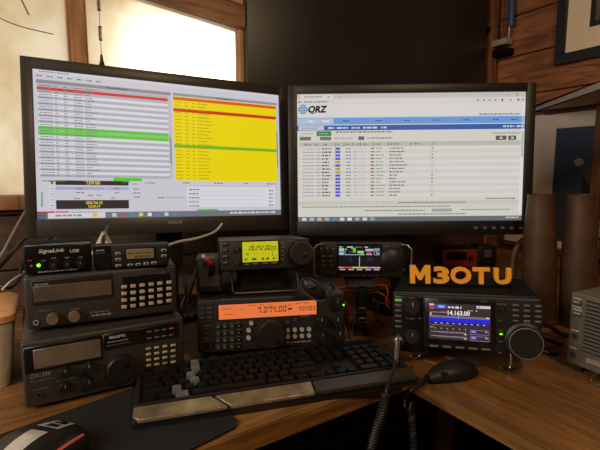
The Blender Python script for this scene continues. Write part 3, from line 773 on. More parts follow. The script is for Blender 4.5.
# slim colour screen transceiver on a pole stand
d = Dev('portable_transceiver', 'slim black transceiver with side handles, on a post left of the orange letters', 'radio', (.137, .979, .818), -1.9, -4.5)
W, H, Dp = .188, .0767, .05
case(d, W, H, Dp, 'black_plastic', 'charcoal', bev=.004)
x0, x1, z0, z1 = d.r(338.6, 246, 380.3, 271)
MB().box(x0 - .004, x1 + .004, -.001, .001, z0 - .005, z1 + .004, 'black_gloss', .001, 1).build('display_bezel', d.e)
s = Scr(d, x1 - x0, z1 - z0, -.0011, 'screen_small')
class Off(Scr): pass
def mini(d, x0, x1, z0, z1, y, m):
    q = Scr(d, x1 - x0, z1 - z0, y, m); cx = (x0 + x1) / 2
    q.mb.M = Matrix.Translation((cx, 0, z0)); return q
s = mini(d, x0, x1, z0, z1, -.0011, 'screen_small')
s.uv(0, 0, 1, 1, (16, 14, 18), 0)
s.uv(.01, .02, .09, .06, (150, 220, 140)); s.uv(.2, .02, .34, .06, (220, 220, 220)); s.uv(.4, .03, .56, .05, (140, 140, 140)); s.uv(.62, .02, .7, .06, (200, 200, 200))
s.uv(.01, .09, .13, .22, (170, 206, 206)); s.uv(.01, .25, .13, .36, (170, 196, 206))
s.uv(.15, .1, .16, .36, (200, 200, 200)); s.uv(.18, .12, .2, .16, (230, 230, 230)); s.uv(.34, .08, .41, .26, (110, 200, 70)); s.uv(.3, .07, .41, .12, (120, 200, 80), 2); s.uv(.24, .2, .34, .26, (40, 80, 40))
s.dash(.45, .60, .24, .10, (150, 226, 130)); s.uv(.16, .33, .62, .36, (190, 170, 220)); s.uv(.52, .31, .62, .36, (140, 220, 100), 2)
s.uv(.64, .11, .83, .2, (190, 186, 196)); s.uv(.66, .2, .78, .28, (90, 80, 90)); s.uv(.66, .29, .8, .36, (220, 130, 170)); s.uv(.84, .09, .98, .36, (150, 150, 170)); s.uv(.86, .2, .9, .34, (40, 40, 50), 2); s.uv(.92, .18, .97, .26, (60, 60, 70), 2)
for i in range(7): s.uv(.01 + i * .14, .42, .013 + i * .14, .82, (44, 42, 62))
for i in range(4): s.uv(0, .46 + i * .1, 1, .465 + i * .1, (36, 34, 52))
s.uv(.24, .46, .32, .62, (40, 30, 70)); s.uv(.68, .46, .82, .6, (34, 40, 52)); s.uv(.495, .42, .507, .82, (225, 225, 225), 2)
s.uv(0, .83, .33, .89, (214, 70, 70), 2); s.uv(.33, .83, .7, .89, (214, 190, 110), 2); s.uv(.7, .83, 1, .89, (200, 130, 160), 2); s.uv(0, .845, .1, .87, (240, 180, 180), 3); s.uv(.8, .845, 1, .87, (230, 190, 210), 3)
for i in range(5): s.uv(.03 + i * .205, .92, .16 + i * .205, .96, (190, 190, 195), 2)
d.part('display', s.mb, smooth=False)
d.knob(391, 259.5, .0235, .010, 'knob_black', name='tuning_knob', mark=False)
MB().ring_front(*d.p(391, 259.5), 0, .0235, .026, .003, 'charcoal').build('knob_skirt', d.e)
d.knob(327.5, 249.5, .006, .008); d.knob(398, 247.5, .004, .005); d.knob(403.5, 270, .004, .004)
for i in range(2):
    for j in range(3):
        x, z = d.p(323.5 + i * 7.6, 256.5 + j * 4.6); d.button((x - .0055, x + .0055, z - .0028, z + .0028), 'button_dark', .002)
t = MB()
for (px, py, w, mm) in ((321, 256.3, .006, 'print_grey'), (329.5, 256.3, .006, 'connector_red'), (321, 261, .006, 'print_dim'), (329, 261, .006, 'print_dim'), (320, 249, .006, 'print_grey'), (332, 249, .006, 'print_grey'), (333, 272.5, .006, 'print_dim'), (385, 246.5, .008, 'print_grey')):
    x, z = d.p(px, py); t.dashes(x, x + w, z, .0016, -.0024, mm)
for i in range(6):
    x, z = d.p(341 + i * 7, 276); t.dashes(x, x + .006, z, .0016, -.0005, 'print_dim')
d.part('lettering', t, smooth=False)
for sx in (-1, 1):
    e = sx * W / 2
    MB().tube([(e * .93, -.002, .074), (e + sx * .004, -.016, .074), (e + sx * .012, -.018, .066), (e + sx * .012, -.018, .010), (e + sx * .004, -.016, .003), (e * .93, -.002, .003)], .0022, 'steel', n=8, smooth=False).build('handle', d.e)
dt = d.M @ Vector((0, .025, -.001))
d = Dev('radio_post', 'upright black post with silver clips holding up the slim colour screen radio', 'stand', (.13, .915, DESK + .0005))
MB().box(-.016, .016, -.006, .05, 0, .007, 'black_plastic', .003).build('base_plate', d.e)
MB().box(-.011, .011, -.0, .016, .006, .108, 'black_gloss', .003).build('post', d.e)
MB().box(-.03, .03, .0, .09, .1, .106, 'black_plastic', .002).build('cradle', d.e)
for zz in (.026, .048):
    MB().box(-.009, .009, -.003, .001, zz, zz + .012, 'steel', .001, 1).box(-.006, .006, -.0036, 0, zz + .003, zz + .009, 'black_matte').build('clip', d.e)

# ================================================================= RIGHT TRANSCEIVER
d = Dev('touchscreen_transceiver', 'black transceiver with blue spectrum screen and big knob, below the orange letters', 'radio', (.281, .738, .747), -18, -4, -2.6)
W, H, Dp = .24, .098, .2
d.part('case', MB().box(-W / 2, W / 2, .014, Dp, .002, H, 'black_matte', .004, 3))
d.part('front_panel', MB().box(-W / 2, W / 2, 0, .018, .002, H, 'black_plastic', .005, 3).box(-W / 2 + .003, -W / 2 + .052, -.006, .004, -.006, H - .002, 'black_gloss', .004, 3))
x0, x1, z0, z1 = d.r(428.9, 303.5, 490.3, 339.6)
MB().box(x0 - .007, x1 + .007, -.004, .001, z0 - .009, z1 + .008, 'black_gloss', .002, 2).build('display_bezel', d.e)
s = mini(d, x0, x1, z0, z1, -.0043, 'screen_small')
s.uv(0, 0, 1, 1, (62, 44, 46), 0)
s.uv(.01, .02, .09, .06, (226, 220, 226)); s.uv(.015, .07, .09, .17, (196, 70, 56)); s.uv(.1, .03, .3, .15, (60, 84, 170)); s.uv(.16, .06, .26, .12, (170, 190, 230), 2)
s.dash(.32, .42, .1, .05, (226, 224, 226)); s.dash(.44, .54, .1, .06, (226, 224, 226)); s.uv(.78, .03, 1, .1, (216, 212, 222)); s.uv(.81, .045, .83, .085, (90, 90, 110), 2)
s.dash(.06, .3, .25, .02, (170, 160, 190)); s.uv(.2, .2, .3, .27, (150, 50, 46)); s.dash(.02, .06, .27, .03, (200, 200, 200)); s.dash(.64, .72, .17, .02, (200, 196, 200)); s.dash(.77, .79, .17, .04, (200, 196, 200))
s.txt('14.163.00', .315, .315, .36, .13, (244, 242, 244), 3, bold=.03)
s.uv(.01, .34, .99, .42, (126, 118, 132)); s.uv(.01, .395, .99, .52, (40, 40, 226), 2); s.uv(.01, .505, .99, .56, (30, 26, 150), 2)
s.uv(.485, .3, .495, .42, (120, 200, 220), 3); s.uv(.02, .3, .05, .33, (220, 220, 230), 3); s.dash(.93, .98, .35, .03, (220, 220, 230), 4)
for i in range(9): s.uv(.1 + i * .098, .535, .13 + i * .098, .56, (200, 200, 226), 3)
for i in range(6): s.uv(.1 + i * .1, .68, .112 + i * .1, .71, (220, 210, 210), 2)
s.dash(.04, .38, .605, .015, (176, 130, 70)); s.dash(.02, .08, .67, .02, (200, 196, 196))
for v in (.79, .91): s.dash(.04, .62, v, .02, (170, 160, 166)); s.uv(.16, v + .02, .6, v + .03, (120, 110, 150), 2); s.dash(.58, .62, v + .04, .03, (210, 206, 210))
for v in (.69, .86):
    for a, b_, c_, e_ in ((.68, v, .97, v + .012), (.68, v + .12, .97, v + .132), (.68, v, .686, v + .13), (.965, v, .97, v + .13)): s.uv(a, b_, c_, e_, (150, 130, 200), 2)
    s.uv(.7, v + .05, .78, v + .08, (120, 120, 220), 3); s.dash(.7, .76, v + .04, .03, (210, 200, 220), 4); s.dash(.92, .95, v + .04, .03, (210, 200, 220), 4)
d.part('display', s.mb, smooth=False)
d.knob(413.5, 306, .0115, .014); d.knob(413, 335.5, .0105, .013)
MB().ring_front(*d.p(413.5, 306), -.006, .0115, .0135, .003, 'charcoal').build('knob_skirt', d.e)
MB().ring_front(*d.p(413, 335.5), -.006, .0105, .0125, .003, 'charcoal').build('knob_skirt', d.e)
yk = -.02
MB().lathe([(.0305, 0), (.0305, .004), (.0258, .006), (.0258, .015), (.0245, .018)], 'knob_black', Matrix.Translation((*d.p(524.5, 340.5)[:1], -.001, d.p(524.5, 340.5)[1])) @ Matrix.Rotation(math.pi / 2, 4, 'X'), 48).build('tuning_knob', d.e)
kx, kz = d.p(524.5, 340.5)
MB().ring_front(kx, kz, -.0165, .0242, .0252, .0020, 'ring_silver', 48).build('knob_rim', sub(d, 'tuning_knob'))
MB().disc_front(kx, kz, -.0165, .0238, .0015, 'black_gloss', 48).build('knob_face', sub(d, 'tuning_knob'))
MB().disc_front(kx - .004, kz - .013, -.0178, .0045, .001, 'black_matte').build('finger_dimple', sub(d, 'tuning_knob'))
for i in range(6):
    x, z = d.p(398.3, 300 + i * 5.3, -.006); d.button((x - .0062, x + .0062, z - .0022, z + .0022), 'led_dimgreen' if i == 0 else 'button_dark', .0025, -.006)
for i in range(5):
    x, z = d.p(434 + i * 13, 345.6 + i * .9); d.button((x - .008, x + .008, z - .0024, z + .0024), 'button_dark', .003)
for px, py in ((500.5, 321), (501, 330.5), (501, 334), (501, 341.6)):
    x, z = d.p(px, py); k = .6 if py == 334 else 1; d.button((x - .004 * k, x + .004 * k, z - .0018 * k, z + .0018 * k), 'led_green' if py == 334 else 'button_dark', .0025)
for i in range(3):
    for j in range(4):
        if i == 0 and j == 3: continue
        x, z = d.p(515.5 + i * 11.3, 305.3 + i * .5 + j * 5.2); d.button((x - .0062, x + .0062, z - .0028, z + .0028), 'button_dark', .0025)
d.knob(501.8, 308.5, .004, .006)
t = MB()
for i in range(1, 6):
    x, z = d.p(398.3, 300 + i * 5.3, -.006); t.dashes(x - .005, x + .005, z + .0005, .0012, -.0088, 'print_grey')
for i in range(5):
    x, z = d.p(434 + i * 13, 345.6 + i * .9); t.dashes(x - .006, x + .006, z - .0002, .0016, -.0033, 'print_grey')
for i in range(3):
    for j in range(4):
        x, z = d.p(515.5 + i * 11.3, 305.3 + i * .5 + j * 5.2); t.dashes(x - .004, x + .004, z + .0004, .0014, -.0028, 'print_grey')
for px, py, w in ((497, 303.5, .014), (432, 300, .012), (407, 318, .014), (419, 318, .004), (497.5, 352, .006), (481, 301.5, .01), (409, 297.3, .01)):
    x, z = d.p(px, py); t.dashes(x, x + w, z, .0016, -.0064, 'print_dim')
d.part('lettering', t, smooth=False)
x, z = d.p(398.5, 340.5, -.006)
MB().ring_front(x, z, -.006, .0065, .0095, .004, 'steel').disc_front(x, z, -.006, .0066, .001, 'black_matte').build('microphone_socket', d.e)
def foot_wire(x):
    top = Vector((x, .01, .004)); a = d.I @ Vector((0, 0, 0))
    w0 = d.M @ Vector((x, .05, .006)); w1 = d.M @ Vector((x, .035, -.008)); 
    g = w1.copy(); g.z = DESK + .006; g2 = g + Vector((-.012, -.002, -.0035)); g3 = g2 + Vector((-.006, .004, .006))
    MB().tube([d.I @ w0, d.I @ w1, d.I @ g, d.I @ g2, d.I @ g3], .0021, 'steel', n=8).build('stand_leg', d.e)
foot_wire(-.075); foot_wire(.078)
for x in (-.1, .1):
    wp = d.M @ Vector((x, Dp - .03, .003)); lg = d.I @ Vector((wp.x, wp.y, DESK + .001))
    MB().tube([(x, Dp - .03, .003), lg], .006, 'rubber', n=10).build('foot', d.e)
MIC = d.M @ Vector((x, z, 0)); MSOCK = d.M @ Vector((d.p(398.5, 340.5, -.006)[0], -.008, d.p(398.5, 340.5, -.006)[1]))
IC = d
# letters standing on it
TOPZ = H
pl = Dev('callsign_sign', 'orange raised letters on a black strip, on top of the blue spectrum transceiver', 'sign', IC.M @ Vector((0.0, .085, H + .0008)), -12, -4, -2.4)
def lp(px, py): return pl.p(px, py)
xa = lp(409, 285)[0]; xb = lp(512, 287)[0]
MB().box(xa - .002, xb + .002, -.004, .03, 0, .004, 'black_matte', .001, 1).build('strip', pl.e)
for ch, a, b_, c_, e_ in (('M', 410, 265.8, 430.5, 283.6), ('3', 433.6, 267.2, 449.5, 284.7), ('O', 450.6, 267.4, 471.5, 285.7), ('T', 473.2, 268, 490, 286.3), ('U', 494.5, 268.5, 511.5, 286.9)):
    x0, x1, z0, z1 = pl.r(a, b_, c_, e_); z0 = .004
    vs, fs = glyphs(ch, .035)
    if ch == 'M':
        vs = [(0, 0), (0, 1), (.27, 1), (.5, .55), (.73, 1), (1, 1), (1, 0), (.75, 0), (.75, .56), (.57, .2), (.43, .2), (.25, .56), (.25, 0)][::-1]; fs = [tuple(range(13))]
    # extrude glyph
    from collections import Counter
    cnt = Counter()
    for f in fs:
        for i in range(len(f)): cnt[(f[i], f[(i + 1) % len(f)])] += 1
    n = len(vs); dep = .012
    V = [(x0 + p * (x1 - x0), 0, z0 + q * (z1 - z0)) for p, q in vs] + [(x0 + p * (x1 - x0), dep, z0 + q * (z1 - z0)) for p, q in vs]
    Fc = [f for f in fs] + [tuple(i + n for i in f[::-1]) for f in fs]
    for (i, j) in cnt:
        if (j, i) not in cnt: Fc.append((j, i, i + n, j + n))
    m_ = MB().add(V, Fc, 'letter_orange'); m_.build('letter', pl.e, smooth=False)

# ================================================================= KEYBOARD
kd = Dev('keyboard', 'black full-size keyboard with tan metal front strip across the front of the desk', 'keyboard', (-.222, .559, DESK + .0035), 17.4)
KW, KD = .430, .158
MB().prism([(0, 0), (KW, 0), (KW, KD), (0, KD)], 0, .010, 'keyboard_body').box(-.001, KW + .001, -.002, KD, .006, .014, 'keyboard_body', .003).build('base', kd.e)
MB().box(.0, KW, .028, .034, .012, .021, 'keyboard_body', .002).box(.0, .008, .03, KD, .012, .02, 'keyboard_body', .002).box(KW - .006, KW, .03, KD, .012, .02, 'keyboard_body', .002).box(0, KW, KD - .006, KD, .012, .022, 'keyboard_body', .002).build('rim', kd.e)
def strip(pts, name='palm_strip', mm='brushed_strip'):
    n = len(pts); bm = bmesh.new(); lo = [bm.verts.new((x, y, .010)) for x, y in pts]; hi = [bm.verts.new((x, y, .0165 + .12 * y)) for x, y in pts]
    bm.faces.new(lo[::-1]); bm.faces.new(hi)
    for i in range(n): bm.faces.new((lo[i], lo[(i + 1) % n], hi[(i + 1) % n], hi[i]))
    bmesh.ops.bevel(bm, geom=bm.edges[:], offset=.0012, segments=2, affect='EDGES'); MB().bm(bm, mm).build(name, kd.e)
strip([(.0, .006), (.008, -.003), (.126, -.003), (.106, .026), (.0, .026)])
strip([(.131, -.003), (.255, -.003), (.258, .026), (.111, .026)])
strip([(.258, -.003), (KW - .002, -.003), (KW, .006), (KW, .026), (.261, .026)], mm='strip_shaded')
MB().text('GIGABYTE', .0, 0, .0, 0, 0, 'print_grey') if 0 else None
U = .019; _km = {}
def key_mesh(w, dd, mt='key_black'):
    k = (round(w, 4), round(dd, 4), mt)
    if k not in _km:
        bm = bmesh.new(); g = .0008; t = .0022; h = .0085
        b_ = [bm.verts.new(p) for p in ((g, g, 0), (w - g, g, 0), (w - g, dd - g, 0), (g, dd - g, 0))]
        tp = [bm.verts.new(p) for p in ((g + t, g + t * .7, h), (w - g - t, g + t * .7, h), (w - g - t, dd - g - t * 1.2, h + .0008), (g + t, dd - g - t * 1.2, h + .0008))]
        bm.faces.new(b_[::-1]); bm.faces.new(tp)
        for i in range(4): bm.faces.new((b_[i], b_[(i + 1) % 4], tp[(i + 1) % 4], tp[i]))
        bmesh.ops.bevel(bm, geom=bm.edges[:], offset=.0008, segments=2, affect='EDGES')
        me = bpy.data.meshes.new('key'); bm.to_mesh(me); bm.free(); me.materials.append(MATS[mt])
        me.polygons.foreach_set('use_smooth', [True] * len(me.polygons)); me.set_sharp_from_angle(angle=D2R(40)); _km[k] = me
    return _km[k]
rows = [  # y unit, [(x, w)]
    (5.15, [(0, 1)] + [(2 + i, 1) for i in range(4)] + [(6.5 + i, 1) for i in range(4)] + [(11 + i, 1) for i in range(4)] + [(15.25 + i, 1) for i in range(3)]),
    (4, [(i, 1) for i in range(13)] + [(13, 2)] + [(15.25 + i, 1) for i in range(3)] + [(18.5 + i, 1) for i in range(4)]),
    (3, [(0, 1.5)] + [(1.5 + i, 1) for i in range(12)] + [(13.5, 1.5)] + [(15.25 + i, 1) for i in range(3)] + [(18.5 + i, 1) for i in range(3)]),
    (2, [(0, 1.75)] + [(1.75 + i, 1) for i in range(11)] + [(12.75, 2.25)] + [(18.5 + i, 1) for i in range(3)]),
    (1, [(0, 2.25)] + [(2.25 + i, 1) for i in range(10)] + [(12.25, 2.75), (16.25, 1)] + [(18.5 + i, 1) for i in range(3)]),
    (0, [(0, 1.25), (1.25, 1.25), (2.5, 1.25), (3.75, 6.25), (10, 1.25), (11.25, 1.25), (12.5, 1.25), (13.75, 1.25)] + [(15.25 + i, 1) for i in range(3)] + [(18.5, 2), (20.5, 1)])]
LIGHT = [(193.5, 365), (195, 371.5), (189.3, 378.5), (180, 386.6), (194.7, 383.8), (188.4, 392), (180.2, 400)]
def pix(p):
    q = p - CAM; zc = q.y * math.cos(PITCH) - q.z * math.sin(PITCH); return 300 + FPX * q.x / zc, 225 - FPX * (q.y * math.sin(PITCH) + q.z * math.cos(PITCH)) / zc
ku = (KW - .016) / 22.5; rest = MB(); n_keys = 0
tall = [(3, 21.5, 2), (1, 21.5, 2)]
allk = [(ry, x, w, 1) for ry, ks in rows for x, w in ks] + [(2, 21.5, 1, 2), (0, 21.5, 1, 2)]
allk.sort(key=lambda k: k[0] + k[1] * .02)
kc = [pix(kd.M @ Vector((.009 + (x + w / 2) * ku, .036 + (ry + hh / 2) * .0188, .021))) for ry, x, w, hh in allk]
pale = {min(range(len(kc)), key=lambda i: (kc[i][0] - a) ** 2 + (kc[i][1] - b) ** 2) for a, b in LIGHT}   # keycaps coloured paler in place of a window reflection
for i, (ry, x, w, hh) in enumerate(allk):
    yy = .036 + ry * .0188; me = key_mesh(w * ku, hh * .0188, 'key_glint' if i in pale else 'key_black')
    zz = .0125 + ry * .0006
    if n_keys < 100:
        o = bpy.data.objects.new('key', me); C.objects.link(o); o.parent = kd.e; o.location = (.009 + x * ku, yy, zz); n_keys += 1
    else:
        for_v = [v.co + Vector((.009 + x * ku, yy, zz)) for v in me.vertices]; rest.add(for_v, [tuple(p.vertices) for p in me.polygons], 'key_black')
if rest.v: rest.build('keys', kd.e)['kind'] = 'stuff'

# ================================================================= MOUSE PAD + MOUSE
e = dn(45); nn = Vector((-e.y, e.x, 0)); p0 = Vector((-.078, .578, 0))
pts = []
def rc(c, a0, r=.018):
    for k in range(7):
        a = a0 + math.pi / 2 * k / 6; pts.append(c + (e * math.cos(a) + nn * math.sin(a)) * r)
PL, PWD = .36, .205
rc(p0 + e * -.018 + nn * .018, -math.pi / 2); rc(p0 + e * -.018 + nn * (PWD - .018), 0); rc(p0 + e * (-PL + .018) + nn * (PWD - .018), math.pi / 2); rc(p0 + e * (-PL + .018) + nn * .018, math.pi)
o = MB().prism([(p.x, p.y) for p in pts], DESK + .0003, DESK + .0033, 'pad_cloth').build('mouse_pad')
tag(o, 'thin black cloth mouse pad under the mouse and keyboard corner', 'mouse pad')

md = Dev('mouse', 'black mouse with silver centre stripe and red side light, on the pad', 'mouse', (-.297, .538, DESK + .0036), -14)
def loft(y0, y1, wl, wr, hgt, x_a, x_b, lift=0., n=14, m='mouse_black', ny=14, thick=None):
    """surface of the mouse between cross angles x_a..x_b; local y runs from the nose (0) to the tail (-)"""
    vs = []; fs = []
    for j in range(ny + 1):
        t = y0 + (y1 - y0) * j / ny
        u = -t / .125
        wsc = (math.sin(math.pi * min(1, .28 + u * .62)) ** .55)
        hz = hgt * (.42 + .62 * math.sin(math.pi * min(1, .12 + u * .8))) if u < 1 else hgt * .3
        if u < .03: wsc *= .92
        for i in range(n + 1):
            a = math.pi * (x_a + (x_b - x_a) * i / n)
            cx = -math.cos(a); sx = abs(cx) ** .8 * (1 if cx > 0 else -1)
            w = (wr if cx > 0 else wl) * wsc
            vs.append((sx * w * (1 + lift * 10), t, max(0, math.sin(a)) ** .62 * hz + lift))
    for j in range(ny):
        for i in range(n):
            a = j * (n + 1) + i; fs.append((a + n + 1, a + n + 2, a + 1, a))
    return vs, fs
b_ = MB(); vs, fs = loft(0, -.125, .054, .042, .038, 0, 1, n=26, ny=20); b_.add(vs, fs, 'mouse_black')
b_.add([v for v in vs[:27]], [tuple(range(27))], 'mouse_black'); b_.build('body', md.e, angle=60)
vs, fs = loft(-.042, -.122, .054, .042, .038, .45, .56, .0008, n=8); MB().add(vs, fs, 'mouse_silver').build('centre_stripe', md.e)
for a, b2 in ((.43, .47), (.55, .59)):
    vs, fs = loft(-.002, -.03, .054, .042, .038, a, b2, .0010, n=3, ny=8); MB().add(vs, fs, 'mouse_silver').build('wheel_frame', md.e)
for a, b2 in ((-.001, -.004), (-.0145, -.0175), (-.028, -.031)):
    vs, fs = loft(a, b2, .054, .042, .038, .43, .59, .0011, n=6, ny=2); MB().add(vs, fs, 'mouse_silver').build('wheel_frame', md.e)
MB().lathe([(.008, -.003), (.009, -.002), (.009, .002), (.008, .003)], 'rubber', Matrix.Translation((.0005, -.010, .0225)) @ Matrix.Rotation(math.pi / 2, 4, 'Y'), 20).build('wheel', md.e)
vs, fs = loft(-.012, -.08, .054, .042, .038, .80, .835, .0009, n=4); MB().add(vs, fs, 'light_red').build('side_light', md.e)

# ================================================================= HAND MICROPHONE AND CORDS
md2 = Dev('hand_microphone', 'black hand microphone lying on the desk edge in front of the blue spectrum radio', 'microphone', (.25, .708, DESK + .0005), 22)
a = md2.l(onz(428, 378, DESK + .010)); b2 = md2.l(onz(475, 369.5, DESK + .010))
prof = []
vs = []; fs = []; n = 20; NS = 14
for j in range(NS + 1):
    t = j / NS; x = a.x + (b2.x - a.x) * t; w = .004 + .0185 * math.sin(math.pi * min(1, (t * .82 + .04))) ** .8; hgt = .004 + .0115 * math.sin(math.pi * min(1, t * .85 + .06)) ** .7
    if j == NS: w *= .55; hgt *= .6
    for k in range(n):
        an = 2 * math.pi * k / n; vs.append((x, a.y + (b2.y - a.y) * t + w * math.cos(an), hgt + hgt * math.sin(an)))
for j in range(NS):
    for k in range(n):
        q = j * n + k; q2 = j * n + (k + 1) % n; fs.append((q, q2, q2 + n, q + n))
fs.append(tuple(range(n))); fs.append(tuple(NS * n + k for k in range(n))[::-1])
MB().add(vs, fs, 'black_plastic').build('body', md2.e)
x_ = a.x + (b2.x - a.x) * .55
MB().lathe([(.005, 0), (.0065, .002), (.004, .004)], 'steel', Matrix.Translation((x_, a.y + .012, .0285)), 16).build('hanger_button', md2.e)
MB().box(a.x + .015, a.x + .035, a.y - .018, a.y - .008, .012, .022, 'black_gloss', .003).build('talk_bar', md2.e)
e0 = Vector((a.x, a.y, .008))
c1 = md2.l(onz(416, 389, DESK + .012))
MB().tube([e0, md2.l(onz(420, 385, DESK + .014)), md2.l(onz(411, 391, DESK + .013)), md2.l(ony(405.5, 398, .672)), md2.l(ony(405, 406, .665)), md2.l(ony(409.5, 410.5, .662)), md2.l(ony(413.5, 407, .66)), md2.l(ony(411.5, 402.5, .655)), md2.l(ony(410, 408, .65)), md2.l(ony(411, 414, .648))], .0023, 'cable_black', n=10).build('cord', md2.e)
MB().coil([md2.l(ony(411, 413, .648)), md2.l(ony(412.5, 432, .648)), md2.l(ony(413, 452, .648)), md2.l(ony(411, 480, .648)), md2.l(ony(400, 520, .66))], .0046, .0017, 36, 'cable_black').build('coiled_cord', md2.e)

cd = Dev('microphone_cable', 'coiled black cable hanging from the silver plug of the blue spectrum radio', 'cable', MSOCK)
g = lambda *k: cd.l(ony(*k))
q0 = Vector((0, 0, 0)); ax = (IC.M.to_3x3() @ Vector((0, -1, -.25))).normalized()
p1 = MSOCK + ax * .024
MB().tube([cd.l(MSOCK + ax * -.004), cd.l(MSOCK + ax * .006), cd.l(MSOCK + ax * .022)], .0072, 'chrome', n=16, taper=.006).build('plug', cd.e)
MB().tube([cd.l(MSOCK + ax * .02), cd.l(p1 + ax * .003), g(396, 362, .67)], .0052, 'cable_grey', n=12, taper=.003).build('strain_relief', cd.e)
MB().tube([g(396, 360, .672), g(393, 372, .655), g(388, 384, .635), g(386, 392, .625), g(385, 400, .62)], .0024, 'cable_black', n=8).build('straight_cord', cd.e)
MB().coil([g(385.5, 394, .62), g(382, 412, .612), g(375.5, 432, .608), g(371, 452, .606), g(368, 480, .61), g(375, 530, .62)], .0056, .002, 40, 'cable_black').build('coiled_cord', cd.e)

# yellow-display radio's hand microphone, hung beside it
hm = Dev('fist_microphone', 'black curved hand microphone hanging beside the right end of the yellow display radio', 'microphone', ony(312, 297, .768), 0)
h_ = lambda px, py, y: hm.l(ony(px, py, y))
mc = h_(313.5, 288.5, .768)
MR = Matrix.Translation(mc) @ Matrix.Rotation(D2R(42), 4, 'Y')
MB().sphere((0, 0, 0), .0225, 'black_plastic', MR, sc=(1.15, .55, .62), seg=24).build('body', hm.e)
MB().tube([MR @ Vector((.0265 * math.cos(D2R(a)), -.007, -.0145 * math.sin(D2R(a)))) for a in range(10, 200, 15)], .0013, 'case_grey', n=6).build('rim', hm.e)
MB().sphere(MR @ Vector((-.004, -.0105, .002)), .006, 'black_gloss', sc=(1.3, .5, .8)).build('talk_button', hm.e)
MB().tube([h_(325, 290, .775), h_(329, 284, .82), h_(334, 288, .85), h_(340, 300, .86), h_(346, 318, .865), h_(350, 338, .86)], .002, 'cable_black', n=8).build('cord', hm.e)

# ================================================================= SPEAKER
sd = Dev('desk_speaker', 'grey desk speaker with slotted grille and two jacks at the right end of the desk', 'speaker', onz(566, 362, DESK + .012), -62)
SWd, SHt, SD = .15, .127, .1
sd.part('case', MB().box(0, SWd, .01, SD, 0, SHt, 'speaker_grey', .004, 3))
sd.part('front_panel', MB().box(0, SWd, 0, .014, 0, SHt, 'speaker_grey', .003, 3))
gx0 = sd.p(584.5, 330)[0]
gr = MB(); gr.box(gx0, SWd - .008, -.0006, .001, .03, SHt - .008, 'speaker_slot')
for k in range(13):
    zz = .033 + k * .0066; gr.box(gx0 + .001, SWd - .009, -.003, .0, zz, zz + .0036, 'speaker_grey', .0005, 1)
gr.build('grille', sd.e)
for py in (303, 314.3):
    x, z = sd.p(577.7, py); sd.button((x - .0075, x + .0075, z - .0028, z + .0028), 'case_grey', .003)
for py, px in ((336.2, 575), (354.2, 572.8)):
    x, z = sd.p(px, py); MB().ring_front(x, z, 0, .003, .0062, .0015, 'case_grey').disc_front(x, z, 0, .003, .0004, 'rubber').build('jack', sd.e)
t = MB()
for px, py, w in ((577.5, 299, .014), (577.5, 302.5, .010), (577.5, 310.3, .014), (577.5, 313.5, .01), (575.5, 331, .013), (573.5, 348.3, .013), (577, 307.4, .016)):
    x, z = sd.p(px, py); t.dashes(x - w / 2, x + w / 2, z, .0018, -.0032 if py in (302.5, 313.5) else -.0004, 'print_white')
x, z = sd.p(594, 364); t.box(x - .012, x + .02, -.002, 0, z - .001, z + .0065, 'print_grey')
d = sd
sd.part('lettering', t, smooth=False)
for x in (.015, SWd - .015):
    for y in (.015, SD - .015): MB().lathe([(.007, -.0115), (.007, .002)], 'rubber', Matrix.Translation((x, y, 0)), 14).build('foot', sd.e)
x = .05; MB().tube([(x, .012, .002), (x, -.012, -.006), (x + .004, -.016, -.0095), (x + .02, -.016, -.0095)], .002, 'steel', n=8).build('tilt_wire', sd.e)

# ================================================================= BACKGROUND THINGS
def roomdev(name, label, cat, x, y, z, turn=0, group=None):
    p = RM @ Vector((x, y, z)); return Dev(name, label, cat, p, YAW + turn, group=group)
# black panel between the windows and the corner
pd = roomdev('wall_panel', 'large plain black panel on the back wall behind both monitors', 'panel', .9975, WY - .036, .98)
MB().box(-.505, .462, 0, .034, 0, 1.15, 'panel_black', .004).build('board', pd.e)
MB().box(.459, .492, .004, .022, .597, .618, 'black_matte', .004).build('clip', pd.e)
# framed pictures on the plank wall (local x runs to the right along the wall)
def frame(d, w, h, fw, fm, mm, inner, im, depth=.022):
    f = MB(); f.box(0, w, 0, depth, 0, fw, fm, .002, 1).box(0, w, 0, depth, h - fw, h, fm, .002, 1).box(0, fw, 0, depth, fw, h - fw, fm, .002, 1).box(w - fw, w, 0, depth, fw, h - fw, fm, .002, 1)
    f.build('frame', d.e); MB().box(fw - .002, w - fw + .002, .010, depth - .002, fw - .002, h - fw + .002, mm).build('mount', d.e)
    a, b2, c_, e_ = inner
    MB().box(a, b2, .0085, .012, c_, e_, im).build('picture', d.e)
wallp = lambda ly, z: RM @ Vector((WX - .0225, ly, z))
f1 = Dev('framed_picture', 'dark framed picture with cream mount at the top right of the plank wall', 'picture', wallp(1.015, 1.412), YAW - 90)
frame(f1, .50, .62, .034, 'frame_black', 'mat_cream', (.122, .40, .115, .53), 'picture_umber')
MB().box(.110, .126, .0075, .012, .108, .54, 'frame_black').box(.40, .412, .0075, .012, .108, .54, 'frame_black').box(.11, .412, .0075, .012, .1, .116, 'frame_black').build('mount_edge', f1.e)
f2 = Dev('framed_picture', 'framed blue picture with pale mount on the plank wall behind the brown shell cases', 'picture', wallp(1.19, .765), YAW - 90)
frame(f2, .39, .50, .014, 'hook_wood', 'mat_pink', (.198, .352, .04, .432), 'picture_blue')
ob = MB(); o0 = f2.p(579, 162, .008); o1 = f2.p(597, 186, .008)
dx = Vector((o1[0] - o0[0], 0, o1[1] - o0[1])).normalized(); nx = Vector((-dx.z, 0, dx.x))
A = Vector((o0[0], .0078, o0[1])); B = Vector((min(o1[0], .35), .0078, o1[1]))
ob.add([A + nx * .012, A - nx * .012, B - nx * .022, B + nx * .022], [(0, 1, 2, 3)], 'picture_grey')
